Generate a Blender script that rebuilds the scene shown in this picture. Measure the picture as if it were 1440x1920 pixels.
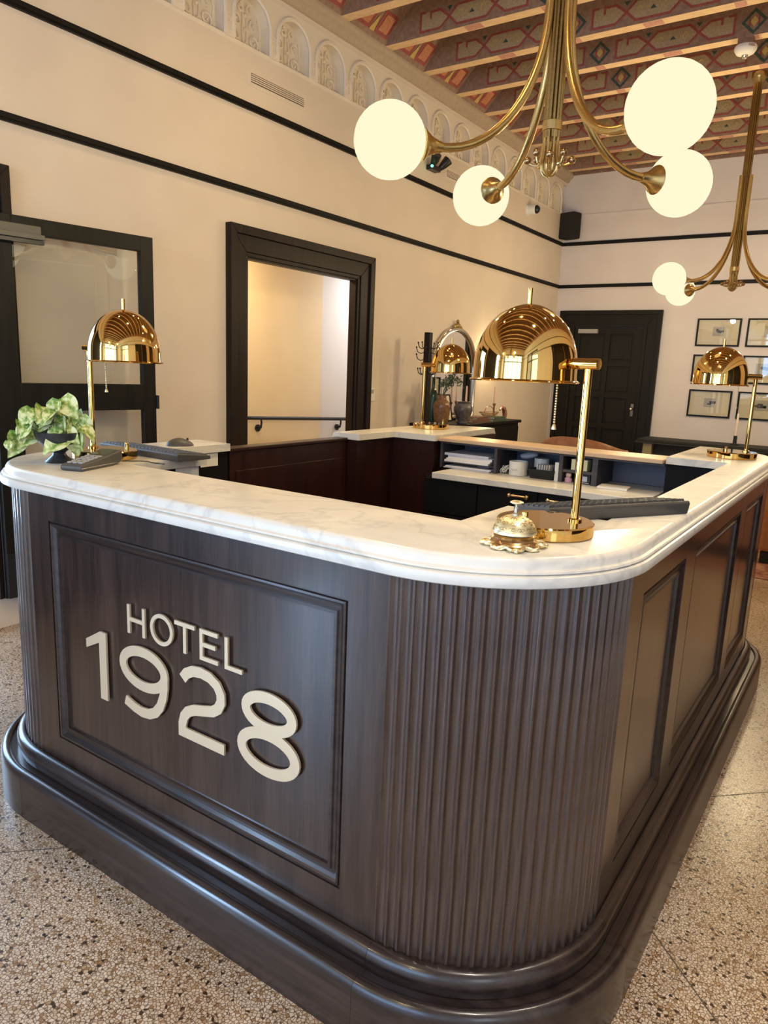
import bpy, math, random
from mathutils import Matrix, Vector
from mathutils.geometry import tessellate_polygon
random.seed(7)
PI = math.pi
for o in list(bpy.data.objects):
    bpy.data.objects.remove(o)
SC = bpy.context.scene
COL = SC.collection

# ------------------------------------------------------------------ camera
F_PX, PITCH, ROLL, YAW = 1353.49, math.radians(-11.337), math.radians(2.331), math.radians(34.034)
CAM = Vector((0.3729, -1.1177, 1.3962))
fw = Vector((-math.sin(YAW)*math.cos(PITCH), math.cos(YAW)*math.cos(PITCH), math.sin(PITCH)))
rt = Vector((math.cos(YAW), math.sin(YAW), 0)); up = rt.cross(fw)
rt2 = rt*math.cos(ROLL)+up*math.sin(ROLL); up2 = -rt*math.sin(ROLL)+up*math.cos(ROLL)
cd = bpy.data.cameras.new('camera'); cam = bpy.data.objects.new('camera', cd); COL.objects.link(cam)
cd.sensor_fit = 'VERTICAL'; cd.sensor_height = 36; cd.sensor_width = 27; cd.lens = F_PX/1920*36; cd.clip_start = .02
M = Matrix((( rt2.x, up2.x, -fw.x, CAM.x), (rt2.y, up2.y, -fw.y, CAM.y), (rt2.z, up2.z, -fw.z, CAM.z), (0,0,0,1)))
cam.matrix_world = M
SC.camera = cam

# ------------------------------------------------------------------ light
SC.view_settings.view_transform = 'Standard'; SC.view_settings.look = 'None'
SC.view_settings.gamma = 1; SC.view_settings.use_curve_mapping = False
SC.view_settings.exposure = 0.1
wd = bpy.data.worlds.new('world'); SC.world = wd; wd.use_nodes = True
bg = wd.node_tree.nodes['Background']; bg.inputs[0].default_value = (.75, .85, 1, 1); bg.inputs[1].default_value = 1.0
def area(name, loc, target, sx, sy, power, col):
    l = bpy.data.lights.new(name, 'AREA'); l.shape = 'RECTANGLE'; l.size = sx; l.size_y = sy; l.energy = power; l.color = col
    o = bpy.data.objects.new(name, l); COL.objects.link(o); o.location = loc
    o.rotation_euler = (Vector(target)-Vector(loc)).to_track_quat('-Z', 'Y').to_euler(); return o
# daylight coming in through the entrance behind the photographer and the open glass door
area('entrance_daylight', (-.6, -5.6, 1.7), (-.6, 0, 1.2), 3.8, 2.6, 170, (.36, .62, 1.0))
area('street_window_daylight', (-4.0, -3.7, 1.5), (0, -1.9, 1.2), 1.4, 2.5, 460, (.42, .66, 1.0))
area('side_door_daylight', (-4.3, .1, 1.35), (0, .1, .9), 1.0, 2.0, 75, (.42, .66, 1.0))
area('right_window_daylight', (2.6, -2.2, 1.7), (0, -1.6, 1.5), 1.9, 2.0, 40, (.80, .90, 1.0))
# ------------------------------------------------------------------ measured setting
WX, WR, DB, DF, ZC = -3.206, 1.606, 7.902, -4.6, 3.78
ZT = 1.067

# ------------------------------------------------------------------ materials
MATS = {}
def mat(name, col, rough=.5, metal=0, emit=None, estr=1, spec=.5, trans=0, coat=0, ior=1.45):
    m = bpy.data.materials.new(name); m.use_nodes = True
    b = m.node_tree.nodes['Principled BSDF']
    b.inputs['Base Color'].default_value = (*col, 1); b.inputs['Roughness'].default_value = rough
    b.inputs['Metallic'].default_value = metal; b.inputs['Specular IOR Level'].default_value = spec
    b.inputs['Transmission Weight'].default_value = trans; b.inputs['Coat Weight'].default_value = coat
    b.inputs['IOR'].default_value = ior
    if emit: b.inputs['Emission Color'].default_value = (*emit, 1); b.inputs['Emission Strength'].default_value = estr
    MATS[name] = m; return m
def N(m, t, **kw):
    n = m.node_tree.nodes.new(t)
    for k, v in kw.items(): setattr(n, k, v)
    return n
def L(m, a, ao, b, bi): m.node_tree.links.new(a.outputs[ao], b.inputs[bi])
def ramp(m, stops, interp='LINEAR'):
    r = N(m, 'ShaderNodeValToRGB'); cr = r.color_ramp; cr.interpolation = interp
    cr.elements[0].position, cr.elements[0].color = stops[0][0], (*stops[0][1], 1)
    cr.elements[1].position, cr.elements[1].color = stops[-1][0], (*stops[-1][1], 1)
    for p, c in stops[1:-1]:
        e = cr.elements.new(p); e.color = (*c, 1)
    return r
def coords(m, scale, what='Object'):
    tc = N(m, 'ShaderNodeTexCoord'); mp = N(m, 'ShaderNodeMapping'); mp.inputs['Scale'].default_value = scale
    L(m, tc, what, mp, 'Vector'); return mp
def bsdf(m): return m.node_tree.nodes['Principled BSDF']
def bump(m, src, out, strength, dist=.002):
    b = N(m, 'ShaderNodeBump'); b.inputs['Strength'].default_value = strength; b.inputs['Distance'].default_value = dist
    L(m, src, out, b, 'Height'); L(m, b, 'Normal', bsdf(m), 'Normal')
def noisy(name, c1, c2, rough=.5, scale=(5, 5, 5), nscale=4, detail=4, metal=0, bmp=0, spec=.5, lo=.35, hi=.65, coat=0):
    m = mat(name, c1, rough, metal, spec=spec, coat=coat); mp = coords(m, scale)
    n = N(m, 'ShaderNodeTexNoise'); n.inputs['Scale'].default_value = nscale; n.inputs['Detail'].default_value = detail
    L(m, mp, 'Vector', n, 'Vector'); r = ramp(m, [(lo, c1), (hi, c2)]); L(m, n, 'Fac', r, 'Fac'); L(m, r, 'Color', bsdf(m), 'Base Color')
    if bmp: bump(m, n, 'Fac', bmp)
    return m
def wood(name, dark, light, scale, rough=.38, coat=.0):
    m = mat(name, dark, rough, coat=coat); mp = coords(m, scale)
    n = N(m, 'ShaderNodeTexNoise'); n.inputs['Scale'].default_value = 3; n.inputs['Detail'].default_value = 6; n.inputs['Roughness'].default_value = .62; n.inputs['Distortion'].default_value = .5
    n2 = N(m, 'ShaderNodeTexNoise'); n2.inputs['Scale'].default_value = 22; n2.inputs['Detail'].default_value = 3
    L(m, mp, 'Vector', n, 'Vector'); L(m, mp, 'Vector', n2, 'Vector')
    ad = N(m, 'ShaderNodeMath', operation='ADD'); mu = N(m, 'ShaderNodeMath', operation='MULTIPLY'); mu.inputs[1].default_value = .45
    L(m, n2, 'Fac', mu, 0); L(m, n, 'Fac', ad, 0); L(m, mu, 'Value', ad, 1)
    r = ramp(m, [(.52, dark), (.74, tuple((a+b)/2 for a, b in zip(dark, light))), (.95, light)]); L(m, ad, 'Value', r, 'Fac'); L(m, r, 'Color', bsdf(m), 'Base Color')
    bsdf(m).inputs['Coat Roughness'].default_value = .16
    bump(m, n2, 'Fac', .10, .001); return m
noisy('wall_paint', (.71, .615, .525), (.75, .655, .56), .75, (1, 1, 1), 3, 5, bmp=.03)
noisy('back_paint', (.67, .61, .60), (.71, .65, .64), .75, (1, 1, 1), 3, 5, bmp=.03)
noisy('plaster', (.76, .68, .58), (.80, .72, .62), .7, (1, 1, 1), 9, 5, bmp=.05)
noisy('corridor_lamplit', (.80, .66, .42), (.83, .69, .46), .75, (1, 1, 1), 3)  # yellow of the lamplight mixed into the wall colour
mat('corridor_pale', (.75, .72, .68), .75)  # daylit tone of the corridor wall; the corridor ceiling shares it
noisy('black_trim', (.008, .007, .006), (.012, .010, .009), .5, (2, 2, 2), 6, spec=.2)
noisy('door_black', (.009, .008, .006), (.014, .012, .009), .45, (8, 8, 1), 4, spec=.22)
wood('espresso_vertical', (.012, .006, .0045), (.054, .030, .023), (9, 9, .55), .30, 1.0)
wood('espresso_along_x', (.011, .006, .005), (.046, .028, .024), (.6, 9, 9), .32, .55)
wood('espresso_along_y', (.012, .006, .0045), (.054, .030, .023), (9, .6, 9), .34, .30)
wood('espresso_flute_lit', (.028, .015, .0115), (.118, .071, .056), (9, 9, .55), .30, 1.0)  # same wood lightened, its colour carrying highlights the flutes lack
wood('gate_wood', (.016, .0045, .004), (.036, .010, .008), (7, 7, .6), .35)
wood('casing_wood', (.009, .006, .005), (.024, .014, .011), (9, 9, .5), .45)
bsdf(MATS['casing_wood']).inputs['Specular IOR Level'].default_value = .22
wood('tan_ledge', (.50, .33, .20), (.66, .46, .30), (.8, 9, 9), .32)
mat('seam', (.006, .004, .004), .8)
mat('inside_black', (.006, .005, .005), .6, spec=.2)
noisy('pigeon_wood', (.045, .038, .042), (.07, .06, .065), .45, (2, 8, 8), 4)
mat('pigeon_back', (.12, .125, .17), .4)
mat('brass', (.74, .47, .15), .05, 1)
mat('brass_inner', (.95, .82, .52), .35, .6)
noisy('brushed_brass', (.62, .45, .18), (.72, .54, .24), .30, (6, 6, 40), 8, metal=1)
noisy('dull_brass', (.40, .29, .12), (.50, .37, .16), .30, (6, 6, 40), 8, metal=1)
noisy('aged_brass', (.42, .27, .14), (.56, .38, .20), .28, (9, 9, 9), 8, metal=1)
mat('chain_brass', (.92, .80, .50), .34, .85)
mat('globe_glass', (0, 0, 0), .5, emit=(1.0, .905, .615), estr=.985, spec=0)
mat('bulb', (1, .9, .7), .3, emit=(1.0, .80, .45), estr=10)
mat('sconce_glass', (1, .9, .7), .3, emit=(1.0, .74, .40), estr=70)
mat('silver', (.72, .68, .60), .18, 1)
mat('mirror_glass', (.82, .80, .76), .02, 1)
mat('sign_metal', (.86, .69, .47), .42, .6)
mat('white_plastic', (.80, .79, .76), .4)
mat('grey_plastic', (.35, .34, .33), .45)
mat('closer_metal', (.13, .115, .09), .45); mat('black_plastic', (.016, .016, .017), .35)
mat('black_matte', (.01, .01, .01), .7)
mat('key_plastic', (.060, .056, .052), .45)
mat('kb_body', (.075, .070, .065), .40)
mat('led_green', (.1, .9, .4), .4, emit=(.1, 1, .45), estr=4)
mat('slot_dark', (.10, .08, .06), .8)
mat('paper', (.78, .77, .80), .8); mat('paper_warm', (.80, .75, .68), .8); mat('paper_blue', (.55, .56, .66), .8)
mat('pink_paper', (.62, .36, .50), .7); mat('note_yellow', (.80, .74, .46), .8)
mat('cup_white', (.74, .71, .66), .4)
mat('candle_pink', (.80, .55, .46), .5); mat('candle_pale', (.82, .70, .60), .5)
noisy('leather', (.26, .10, .045), (.33, .14, .065), .38, (4, 4, 4), 6, bmp=.1)
noisy('orange_leather', (.30, .11, .035), (.36, .14, .05), .42, (4, 4, 4), 6, bmp=.1)
noisy('vase_brown', (.16, .075, .035), (.25, .13, .065), .25, (8, 8, 8), 4)
noisy('urn_grey', (.075, .065, .066), (.14, .125, .125), .3, (8, 8, 8), 5)
mat('khaki', (.26, .215, .11), .5); mat('charcoal_cloth', (.02, .02, .018), .7)
mat('green_glass', (.03, .06, .035), .15)
noisy('rug_red', (.16, .035, .03), (.36, .18, .12), .9, (1, 1, 1), 14, 6)
noisy('eucalyptus', (.05, .085, .05), (.12, .17, .10), .6, (20, 20, 20), 4)
mat('copper_pink', (.72, .40, .30), .25, .8)
mat('book_brown', (.16, .08, .05), .6); mat('book_green', (.06, .09, .06), .6); mat('book_cream', (.62, .55, .42), .7)
mat('print_paper', (.80, .69, .52), .75); mat('print_tint', (.50, .44, .36), .7); mat('print_ink', (.10, .09, .08), .7)
mat('soil', (.06, .04, .03), .9)
noisy('pot_black', (.02, .022, .026), (.035, .036, .04), .3, (9, 9, 9), 5)

# marble
m = mat('marble', (.80, .78, .75), .24, spec=.3); mp = coords(m, (1, 1, 1))
n1 = N(m, 'ShaderNodeTexNoise'); n1.inputs['Scale'].default_value = 2.2; n1.inputs['Detail'].default_value = 7; n1.inputs['Distortion'].default_value = 1.6; L(m, mp, 'Vector', n1, 'Vector')
r1 = ramp(m, [(.47, (0, 0, 0)), (.497, (.8, .8, .8)), (.505, (1, 1, 1)), (.53, (0, 0, 0))]); L(m, n1, 'Fac', r1, 'Fac')
n2 = N(m, 'ShaderNodeTexNoise'); n2.inputs['Scale'].default_value = 9; n2.inputs['Detail'].default_value = 10; n2.inputs['Roughness'].default_value = .65; L(m, mp, 'Vector', n2, 'Vector')
r2 = ramp(m, [(.35, (.73, .695, .63)), (.75, (.66, .62, .555))]); L(m, n2, 'Fac', r2, 'Fac')
mu = N(m, 'ShaderNodeMath', operation='MULTIPLY'); L(m, r1, 'Color', mu, 0); L(m, n2, 'Fac', mu, 1)
mx = N(m, 'ShaderNodeMix', data_type='RGBA'); L(m, mu, 'Value', mx, 'Factor'); L(m, r2, 'Color', mx, 6); mx.inputs[7].default_value = (.50, .485, .465, 1)
L(m, mx, 2, bsdf(m), 'Base Color')

# terrazzo: stone chips of mixed tones in a brown binder, a few black chips
m = mat('terrazzo', (.6, .5, .4), .28); mp = coords(m, (1, 1, 1))
ds = N(m, 'ShaderNodeTexNoise'); ds.inputs['Scale'].default_value = 60; L(m, mp, 'Vector', ds, 'Vector')
mxv = N(m, 'ShaderNodeMix', data_type='RGBA'); mxv.inputs['Factor'].default_value = .006; L(m, mp, 'Vector', mxv, 6); L(m, ds, 'Color', mxv, 7)
vo = N(m, 'ShaderNodeTexVoronoi'); vo.inputs['Scale'].default_value = 128; L(m, mxv, 2, vo, 'Vector')
ve = N(m, 'ShaderNodeTexVoronoi', feature='DISTANCE_TO_EDGE'); ve.inputs['Scale'].default_value = 128; L(m, mxv, 2, ve, 'Vector')
sp = N(m, 'ShaderNodeSeparateColor'); L(m, vo, 'Color', sp, 'Color')
rc = ramp(m, [(0, (.82, .76, .68)), (.30, (.70, .60, .48)), (.50, (.90, .85, .78)), (.76, (.56, .42, .26)), (.81, (.78, .70, .60)), (.92, (.42, .28, .16)), (.965, (.05, .04, .03))], 'CONSTANT'); L(m, sp, 'Red', rc, 'Fac')
re = ramp(m, [(.03, (0, 0, 0)), (.13, (1, 1, 1))]); L(m, ve, 'Distance', re, 'Fac')
mg = N(m, 'ShaderNodeMix', data_type='RGBA'); L(m, re, 'Color', mg, 'Factor'); mg.inputs[6].default_value = (.15, .09, .055, 1); L(m, rc, 'Color', mg, 7)
v2 = N(m, 'ShaderNodeTexVoronoi'); v2.inputs['Scale'].default_value = 48; L(m, mxv, 2, v2, 'Vector')
s2 = N(m, 'ShaderNodeSeparateColor'); L(m, v2, 'Color', s2, 'Color')
th = N(m, 'ShaderNodeMath', operation='GREATER_THAN'); th.inputs[1].default_value = .80; L(m, s2, 'Green', th, 0)
t2 = N(m, 'ShaderNodeMath', operation='LESS_THAN'); t2.inputs[1].default_value = .20; L(m, v2, 'Distance', t2, 0)
an = N(m, 'ShaderNodeMath', operation='MULTIPLY'); L(m, th, 'Value', an, 0); L(m, t2, 'Value', an, 1)
mb = N(m, 'ShaderNodeMix', data_type='RGBA'); L(m, an, 'Value', mb, 'Factor'); L(m, mg, 2, mb, 6); mb.inputs[7].default_value = (.03, .025, .022, 1)
lg = N(m, 'ShaderNodeTexNoise'); lg.inputs['Scale'].default_value = 2.0; lg.inputs['Detail'].default_value = 4; L(m, mp, 'Vector', lg, 'Vector')
rl = ramp(m, [(.35, (.58, .46, .35)), (.65, (.80, .71, .61))]); L(m, lg, 'Fac', rl, 'Fac')
mm = N(m, 'ShaderNodeMix', data_type='RGBA', blend_type='MULTIPLY'); mm.inputs['Factor'].default_value = 1; L(m, mb, 2, mm, 6); L(m, rl, 'Color', mm, 7)
L(m, mm, 2, bsdf(m), 'Base Color')

# painted ceiling timbers
noisy('beam_face', (.23, .135, .095), (.33, .21, .15), .7, (6, 6, 6), 5, 6)
noisy('beam_under', (.70, .48, .27), (.80, .57, .34), .7, (3, 8, 8), 5, 6)
noisy('beam_red', (.27, .055, .05), (.34, .085, .07), .7, (9, 9, 9), 5)
noisy('beam_field', (.33, .24, .14), (.43, .33, .20), .7, (9, 9, 9), 7)
noisy('beam_green', (.035, .065, .05), (.06, .09, .07), .7, (9, 9, 9), 5)
noisy('beam_ochre', (.50, .34, .10), (.58, .40, .14), .7, (9, 9, 9), 5)
noisy('beam_pink', (.50, .24, .19), (.58, .30, .23), .7, (9, 9, 9), 5)
noisy('cove_red', (.46, .17, .09), (.56, .25, .13), .7, (9, 9, 9), 5)
noisy('ceiling_board', (.20, .11, .08), (.28, .17, .12), .8, (4, 4, 4), 5)
noisy('cornice', (.42, .33, .24), (.46, .36, .27), .6, (4, 4, 4), 6)

# clear glass: see-through with mirror-like sheen
m = bpy.data.materials.new('clear_glass'); m.use_nodes = True; MATS['clear_glass'] = m
nt = m.node_tree; nt.nodes.remove(nt.nodes['Principled BSDF'])
tr = N(m, 'ShaderNodeBsdfTransparent'); tr.inputs[0].default_value = (.95, .96, .95, 1)
gs = N(m, 'ShaderNodeBsdfGlossy'); gs.inputs['Roughness'].default_value = .01
lw = N(m, 'ShaderNodeLayerWeight'); lw.inputs['Blend'].default_value = .5
pw = N(m, 'ShaderNodeMath', operation='POWER'); pw.inputs[1].default_value = 4; L(m, lw, 'Facing', pw, 0)
fr = N(m, 'ShaderNodeMath', operation='MULTIPLY_ADD'); fr.inputs[1].default_value = .8; fr.inputs[2].default_value = .08; L(m, pw, 'Value', fr, 0)
mxs = N(m, 'ShaderNodeMixShader'); L(m, fr, 'Value', mxs, 0); L(m, tr, 0, mxs, 1); L(m, gs, 0, mxs, 2)
L(m, mxs, 0, nt.nodes['Material Output'], 0)

# variegated leaf
m = mat('leaf_variegated', (.3, .45, .15), .45, spec=.4); mp = coords(m, (1, 1, 1))
n1 = N(m, 'ShaderNodeTexNoise'); n1.inputs['Scale'].default_value = 60; n1.inputs['Detail'].default_value = 3; L(m, mp, 'Vector', n1, 'Vector')
r1 = ramp(m, [(.38, (.13, .27, .05)), (.50, (.40, .52, .15)), (.62, (.76, .80, .46))]); L(m, n1, 'Fac', r1, 'Fac'); L(m, r1, 'Color', bsdf(m), 'Base Color')
bsdf(m).inputs['Subsurface Weight'].default_value = .0

# ------------------------------------------------------------------ mesh helpers
class MB:
    def __init__(s): s.v = []; s.f = []; s.m = []
    def add(s, vs, fs, mi=0):
        b = len(s.v); s.v += [tuple(p) for p in vs]; s.f += [tuple(i+b for i in f) for f in fs]; s.m += [mi]*len(fs); return s
    def box(s, x0, y0, z0, x1, y1, z1, mi=0):
        return s.add([(x0,y0,z0),(x1,y0,z0),(x1,y1,z0),(x0,y1,z0),(x0,y0,z1),(x1,y0,z1),(x1,y1,z1),(x0,y1,z1)],
              [(0,3,2,1),(4,5,6,7),(0,1,5,4),(1,2,6,5),(2,3,7,6),(3,0,4,7)], mi)
    def quad(s, a, b, c, d, mi=0): return s.add([a, b, c, d], [(0,1,2,3)], mi)
    def tube(s, pts, r, n=8, mi=0, caps=True):
        pts = [Vector(p) for p in pts]; rs = r if isinstance(r, (list, tuple)) else [r]*len(pts)
        vs = []; fs = []; t0 = (pts[1]-pts[0]).normalized()
        a = Vector((0,0,1)) if abs(t0.z) < .9 else Vector((1,0,0)); u = t0.cross(a).normalized()
        for i, p in enumerate(pts):
            t = (pts[min(i+1, len(pts)-1)]-pts[max(i-1, 0)]).normalized(); u = (u-t*u.dot(t)).normalized(); w = t.cross(u)
            for k in range(n):
                q = 2*PI*k/n; vs.append(p+(u*math.cos(q)+w*math.sin(q))*rs[i])
        for i in range(len(pts)-1):
            for k in range(n):
                k2 = (k+1) % n; fs.append((i*n+k, i*n+k2, (i+1)*n+k2, (i+1)*n+k))
        if caps: fs.append(tuple(range(n-1, -1, -1))); fs.append(tuple((len(pts)-1)*n+k for k in range(n)))
        return s.add(vs, fs, mi)
    def lathe(s, prof, n=24, c=(0,0,0), mi=0, tilt=None):
        vs = []; fs = []
        for r, z in prof:
            for k in range(n):
                q = 2*PI*k/n; vs.append(Vector((r*math.cos(q), r*math.sin(q), z)))
        if tilt is not None: vs = [tilt @ p for p in vs]
        vs = [p+Vector(c) for p in vs]
        for i in range(len(prof)-1):
            for k in range(n):
                k2 = (k+1) % n; fs.append((i*n+k, i*n+k2, (i+1)*n+k2, (i+1)*n+k))
        if prof[0][0] > 1e-6: fs.append(tuple(range(n-1, -1, -1)))
        if prof[-1][0] > 1e-6: fs.append(tuple((len(prof)-1)*n+k for k in range(n)))
        return s.add(vs, fs, mi)
    def sphere(s, c, r, n=16, m_=8, mi=0, sc=(1,1,1)):
        prof = [(max(1e-5, math.sin(PI*i/m_)), -math.cos(PI*i/m_)) for i in range(m_+1)]
        return s.lathe(prof, n, c, mi, Matrix.Diagonal(Vector((r*sc[0], r*sc[1], r*sc[2]))))
    def prism(s, poly, z0, z1, mi=0):
        n = len(poly); vs = [(x, y, z0) for x, y in poly]+[(x, y, z1) for x, y in poly]
        tri = tessellate_polygon([[Vector((x, y, 0)) for x, y in poly]])
        ar = sum(poly[i][0]*poly[(i+1) % n][1]-poly[(i+1) % n][0]*poly[i][1] for i in range(n))
        fs = []
        for t in tri:
            a, b, c = [Vector(poly[i]) for i in t]
            if (b-a).x*(c-a).y-(b-a).y*(c-a).x < 0: t = (t[0], t[2], t[1])
            fs.append((t[2], t[1], t[0])); fs.append(tuple(i+n for i in t))
        for i in range(n):
            j = (i+1) % n; q = (i, j, j+n, i+n); fs.append(q if ar > 0 else q[::-1])
        return s.add(vs, fs, mi)
    def xf(s, mtx, start=0):
        for i in range(start, len(s.v)): s.v[i] = tuple(mtx @ Vector(s.v[i]))
        return s
    def mesh(s, name, mats, smooth=None):
        me = bpy.data.meshes.new(name); me.from_pydata(s.v, [], s.f); me.update()
        for k in (mats if isinstance(mats, (list, tuple)) else [mats]): me.materials.append(MATS[k])
        me.polygons.foreach_set('material_index', s.m)
        if smooth is not None:
            me.polygons.foreach_set('use_smooth', [True]*len(me.polygons)); me.set_sharp_from_angle(angle=math.radians(smooth))
        return me
    def build(s, name, mats, parent=None, loc=(0,0,0), rot=(0,0,0), smooth=None, bevel=0):
        return link(name, s.mesh(name, mats, smooth), parent, loc, rot, bevel)
def link(name, me, parent=None, loc=(0,0,0), rot=(0,0,0), bevel=0):
    o = bpy.data.objects.new(name, me); COL.objects.link(o); o.location = loc; o.rotation_euler = rot; o.parent = parent
    if bevel:
        b = o.modifiers.new('bevel', 'BEVEL'); b.width = bevel; b.segments = 2; b.limit_method = 'ANGLE'; b.angle_limit = math.radians(40)
    return o
def tag(o, label, cat, group=None, kind=None):
    o['label'] = label; o['category'] = cat
    if group: o['group'] = group
    if kind: o['kind'] = kind
    return o
def thing(name, label, cat, loc=(0,0,0), rz=0, group=None, kind=None):
    o = bpy.data.objects.new(name, None); COL.objects.link(o); o.empty_display_size = .05
    o.location = loc; o.rotation_euler = (0, 0, rz); return tag(o, label, cat, group, kind)
def struct(o, label, cat): return tag(o, label, cat, None, 'structure')
def copy_tree(o, parent=None):
    c = o.copy(); COL.objects.link(c); c.parent = parent
    for ch in list(o.children): copy_tree(ch, c)
    return c
def arc(cx, cy, r, a0, a1, n): return [(cx+r*math.cos(math.radians(a0+(a1-a0)*i/n)), cy+r*math.sin(math.radians(a0+(a1-a0)*i/n))) for i in range(n+1)]
def rotz(a): return Matrix.Rotation(a, 4, 'Z')

# ================================================================== SETTING
fl = MB().box(-4.8, DF-.2, -.12, WR+.2, DB+.2, 0).build('floor', 'terrazzo')
struct(fl, 'speckled cream and brown terrazzo floor with black chips', 'floor')
def strip_line(c, sgn):
    # brass divider lines of the terrazzo, laid on the diagonal: y = sgn*x + c, clipped to the room
    pts = []
    for x in (WX, WR):
        y = sgn*x+c
        if DF <= y <= DB: pts.append((x, y))
    for y in (DF, DB):
        x = (y-c)/sgn
        if WX < x < WR: pts.append((x, y))
    if len(pts) < 2: return
    a, b = Vector(pts[0]), Vector(pts[1]); d = (b-a).normalized(); nrm = Vector((-d.y, d.x))*.0016
    q = [a+nrm, a-nrm, b-nrm, b+nrm]
    MB().prism([(p.x, p.y) for p in q], -.002, .0006).build('divider_strip', 'slot_dark', fl)
for k in range(-6, 7): strip_line(1.31+k*3.2, 1); strip_line(.71+k*3.2, -1)

# ---- left wall with two doorways and the recessed frieze
wl = MB(); X0, X1 = WX-.05, WX
DA0, DA1, DB0, DB1, ZF0, ZF1 = -.30, .70, 2.443, 3.65, 3.30, 3.655
for (y0, y1, z0, z1) in ((DF-.2, -4.4, 0, ZF0), (-4.4, -2.9, 0, .25), (-4.4, -2.9, 2.8, ZF0), (-2.9, DA0, 0, ZF0), (DA0, DA1, 0, .16), (DA0, DA1, 2.08, ZF0), (DA1, DB0, 0, ZF0), (DB0, DB1, 2.068, ZF0), (DB1, DB+.2, 0, ZF0), (DF-.2, DB+.2, ZF1, 4.3)):
    wl.box(X0, y0, z0, X1, y1, z1)
wl.box(WX-.11, DF-.2, ZF0, WX-.0745, DB+.2, ZF1)
wall_left = struct(wl.build('wall_left', 'wall_paint'), 'tall cream side wall with arched plaster frieze and black rails', 'wall')
HW, CW, SP, PKR = .157, .1955, 3.463, .157
def bay():
    b = MB(); D = -.074; Z0 = 3.325
    arcp = [(-HW*math.cos(PI*i/14), SP+PKR*math.sin(PI*i/14)) for i in range(15)]
    out = [(-HW, Z0)]+arcp+[(HW, Z0)]
    P = lambda y, z, x=0: (x, y, z)
    b.quad(P(-CW, ZF0), P(CW, ZF0), P(CW, Z0), P(-CW, Z0))
    for s in (-1, 1):
        a, c = sorted((s*CW, s*HW)); b.quad(P(a, Z0), P(c, Z0), P(c, SP), P(a, SP)); b.quad(P(a, SP), P(c, SP), P(c, ZF1), P(a, ZF1))
    for i in range(14):
        (ya, za), (yb, zb) = arcp[i], arcp[i+1]; b.quad(P(ya, za), P(yb, zb), P(yb, ZF1), P(ya, ZF1))
    for i in range(len(out)-1):
        (ya, za), (yb, zb) = out[i], out[i+1]; b.quad(P(ya, za), P(ya, za, D), P(yb, zb, D), P(yb, zb))
    b.quad(P(-HW, Z0), P(HW, Z0), P(HW, Z0, D), P(-HW, Z0, D))
    b.add([P(y, z, D) for y, z in out], [tuple(range(len(out)))])
    b.tube([P(y*1.04, z, .003) for y, z in out], .014, 6)
    for z in (3.405, 3.435):
        for s in (-1, 1):
            a, c = sorted((s*CW, s*(HW+.008))); b.box(-.004, a, z, .008, c, z+.010)
    for s in (-1, 1):
        a, c = sorted((s*CW, s*(HW+.004))); b.box(-.004, a, 3.318, .014, c, 3.352)
    return b.mesh('frieze_bay', 'plaster', 40)
def relief():
    b = MB(); D = -.069
    def spiral(cy, cz, r, a0, turns, sg):
        b.tube([(D, cy+sg*r*(1-t*.85)*math.cos(a0+t*turns*2*PI), cz+r*(1-t*.85)*math.sin(a0+t*turns*2*PI)) for t in [i/18 for i in range(19)]], .010, 5)
    for s in (-1, 1):
        spiral(s*.075, 3.385, .048, -1.2, 1.3, s); spiral(s*.07, 3.475, .040, .6, 1.3, s); spiral(s*.040, 3.555, .030, 1.5, 1.2, s)
        b.tube([(D, s*.012, 3.33), (D, s*.02, 3.42), (D, s*.015, 3.50), (D, s*.022, 3.59)], .006, 5)
        b.tube([(D, s*.14, 3.33), (D, s*.125, 3.40), (D, s*.132, 3.47), (D, s*.11, 3.53)], .007, 5)
    for z in (3.36, 3.44, 3.52): b.sphere((D, 0, z), .014, 8, 5)
    return b.mesh('scroll_relief', 'plaster', 40)
bm_, rm_ = bay(), relief()
for k in range(-19, 13):
    o = link('frieze_bay', bm_, wall_left, (WX, 2.888+.391*k, 0))
    link('scroll_relief', rm_, o)
# ---- other walls
wb = MB().box(WX-.2, DB, 0, WR+.2, DB+.18, 4.3).build('wall_back', 'back_paint'); struct(wb, 'pinkish cream end wall behind the panelled door and prints', 'wall')
w = MB()
for (y0, y1, z0, z1) in ((DF-.2, -3.2, 0, 4.3), (-3.2, -1.2, 0, .7), (-3.2, -1.2, 2.7, 4.3), (-1.2, DB, 0, 4.3)): w.box(WR, y0, z0, WR+.18, y1, z1)
struct(w.build('wall_right', 'wall_paint'), 'cream wall on the right of the lobby', 'wall')
w = MB()
for (x0, x1, z0, z1) in ((WX, -2.5, 0, 4.3), (-2.5, 1.3, 2.95, 4.3), (1.3, WR, 0, 4.3)): w.box(x0, DF-.18, z0, x1, DF, z1)
struct(w.build('wall_front', 'wall_paint'), 'cream entrance wall behind the photographer', 'wall')
ent = thing('window_1', 'dark framed glazed entrance letting daylight in', 'window', (-.6, DF-.09, 0), kind='structure')
for x in (-1.87, -.95, 0, .95, 1.87): MB().box(x-.03, -.05, 0, x+.03, .05, 2.95).build('mullion', 'black_trim', ent)
for z in (.05, 2.15, 2.91): MB().box(-1.9, -.045, z-.04, 1.9, .045, z+.04).build('rail', 'black_trim', ent)
wr = thing('window_2', 'dark framed window in the right wall', 'window', (WR+.09, -2.2, 0), kind='structure')
for y in (-.98, 0, .98): MB().box(-.05, y-.03, .7, .05, y+.03, 2.7).build('mullion', 'black_trim', wr)
for z in (.73, 2.0, 2.67): MB().box(-.045, -1.0, z-.03, .045, 1.0, z+.03).build('rail', 'black_trim', wr)
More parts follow.
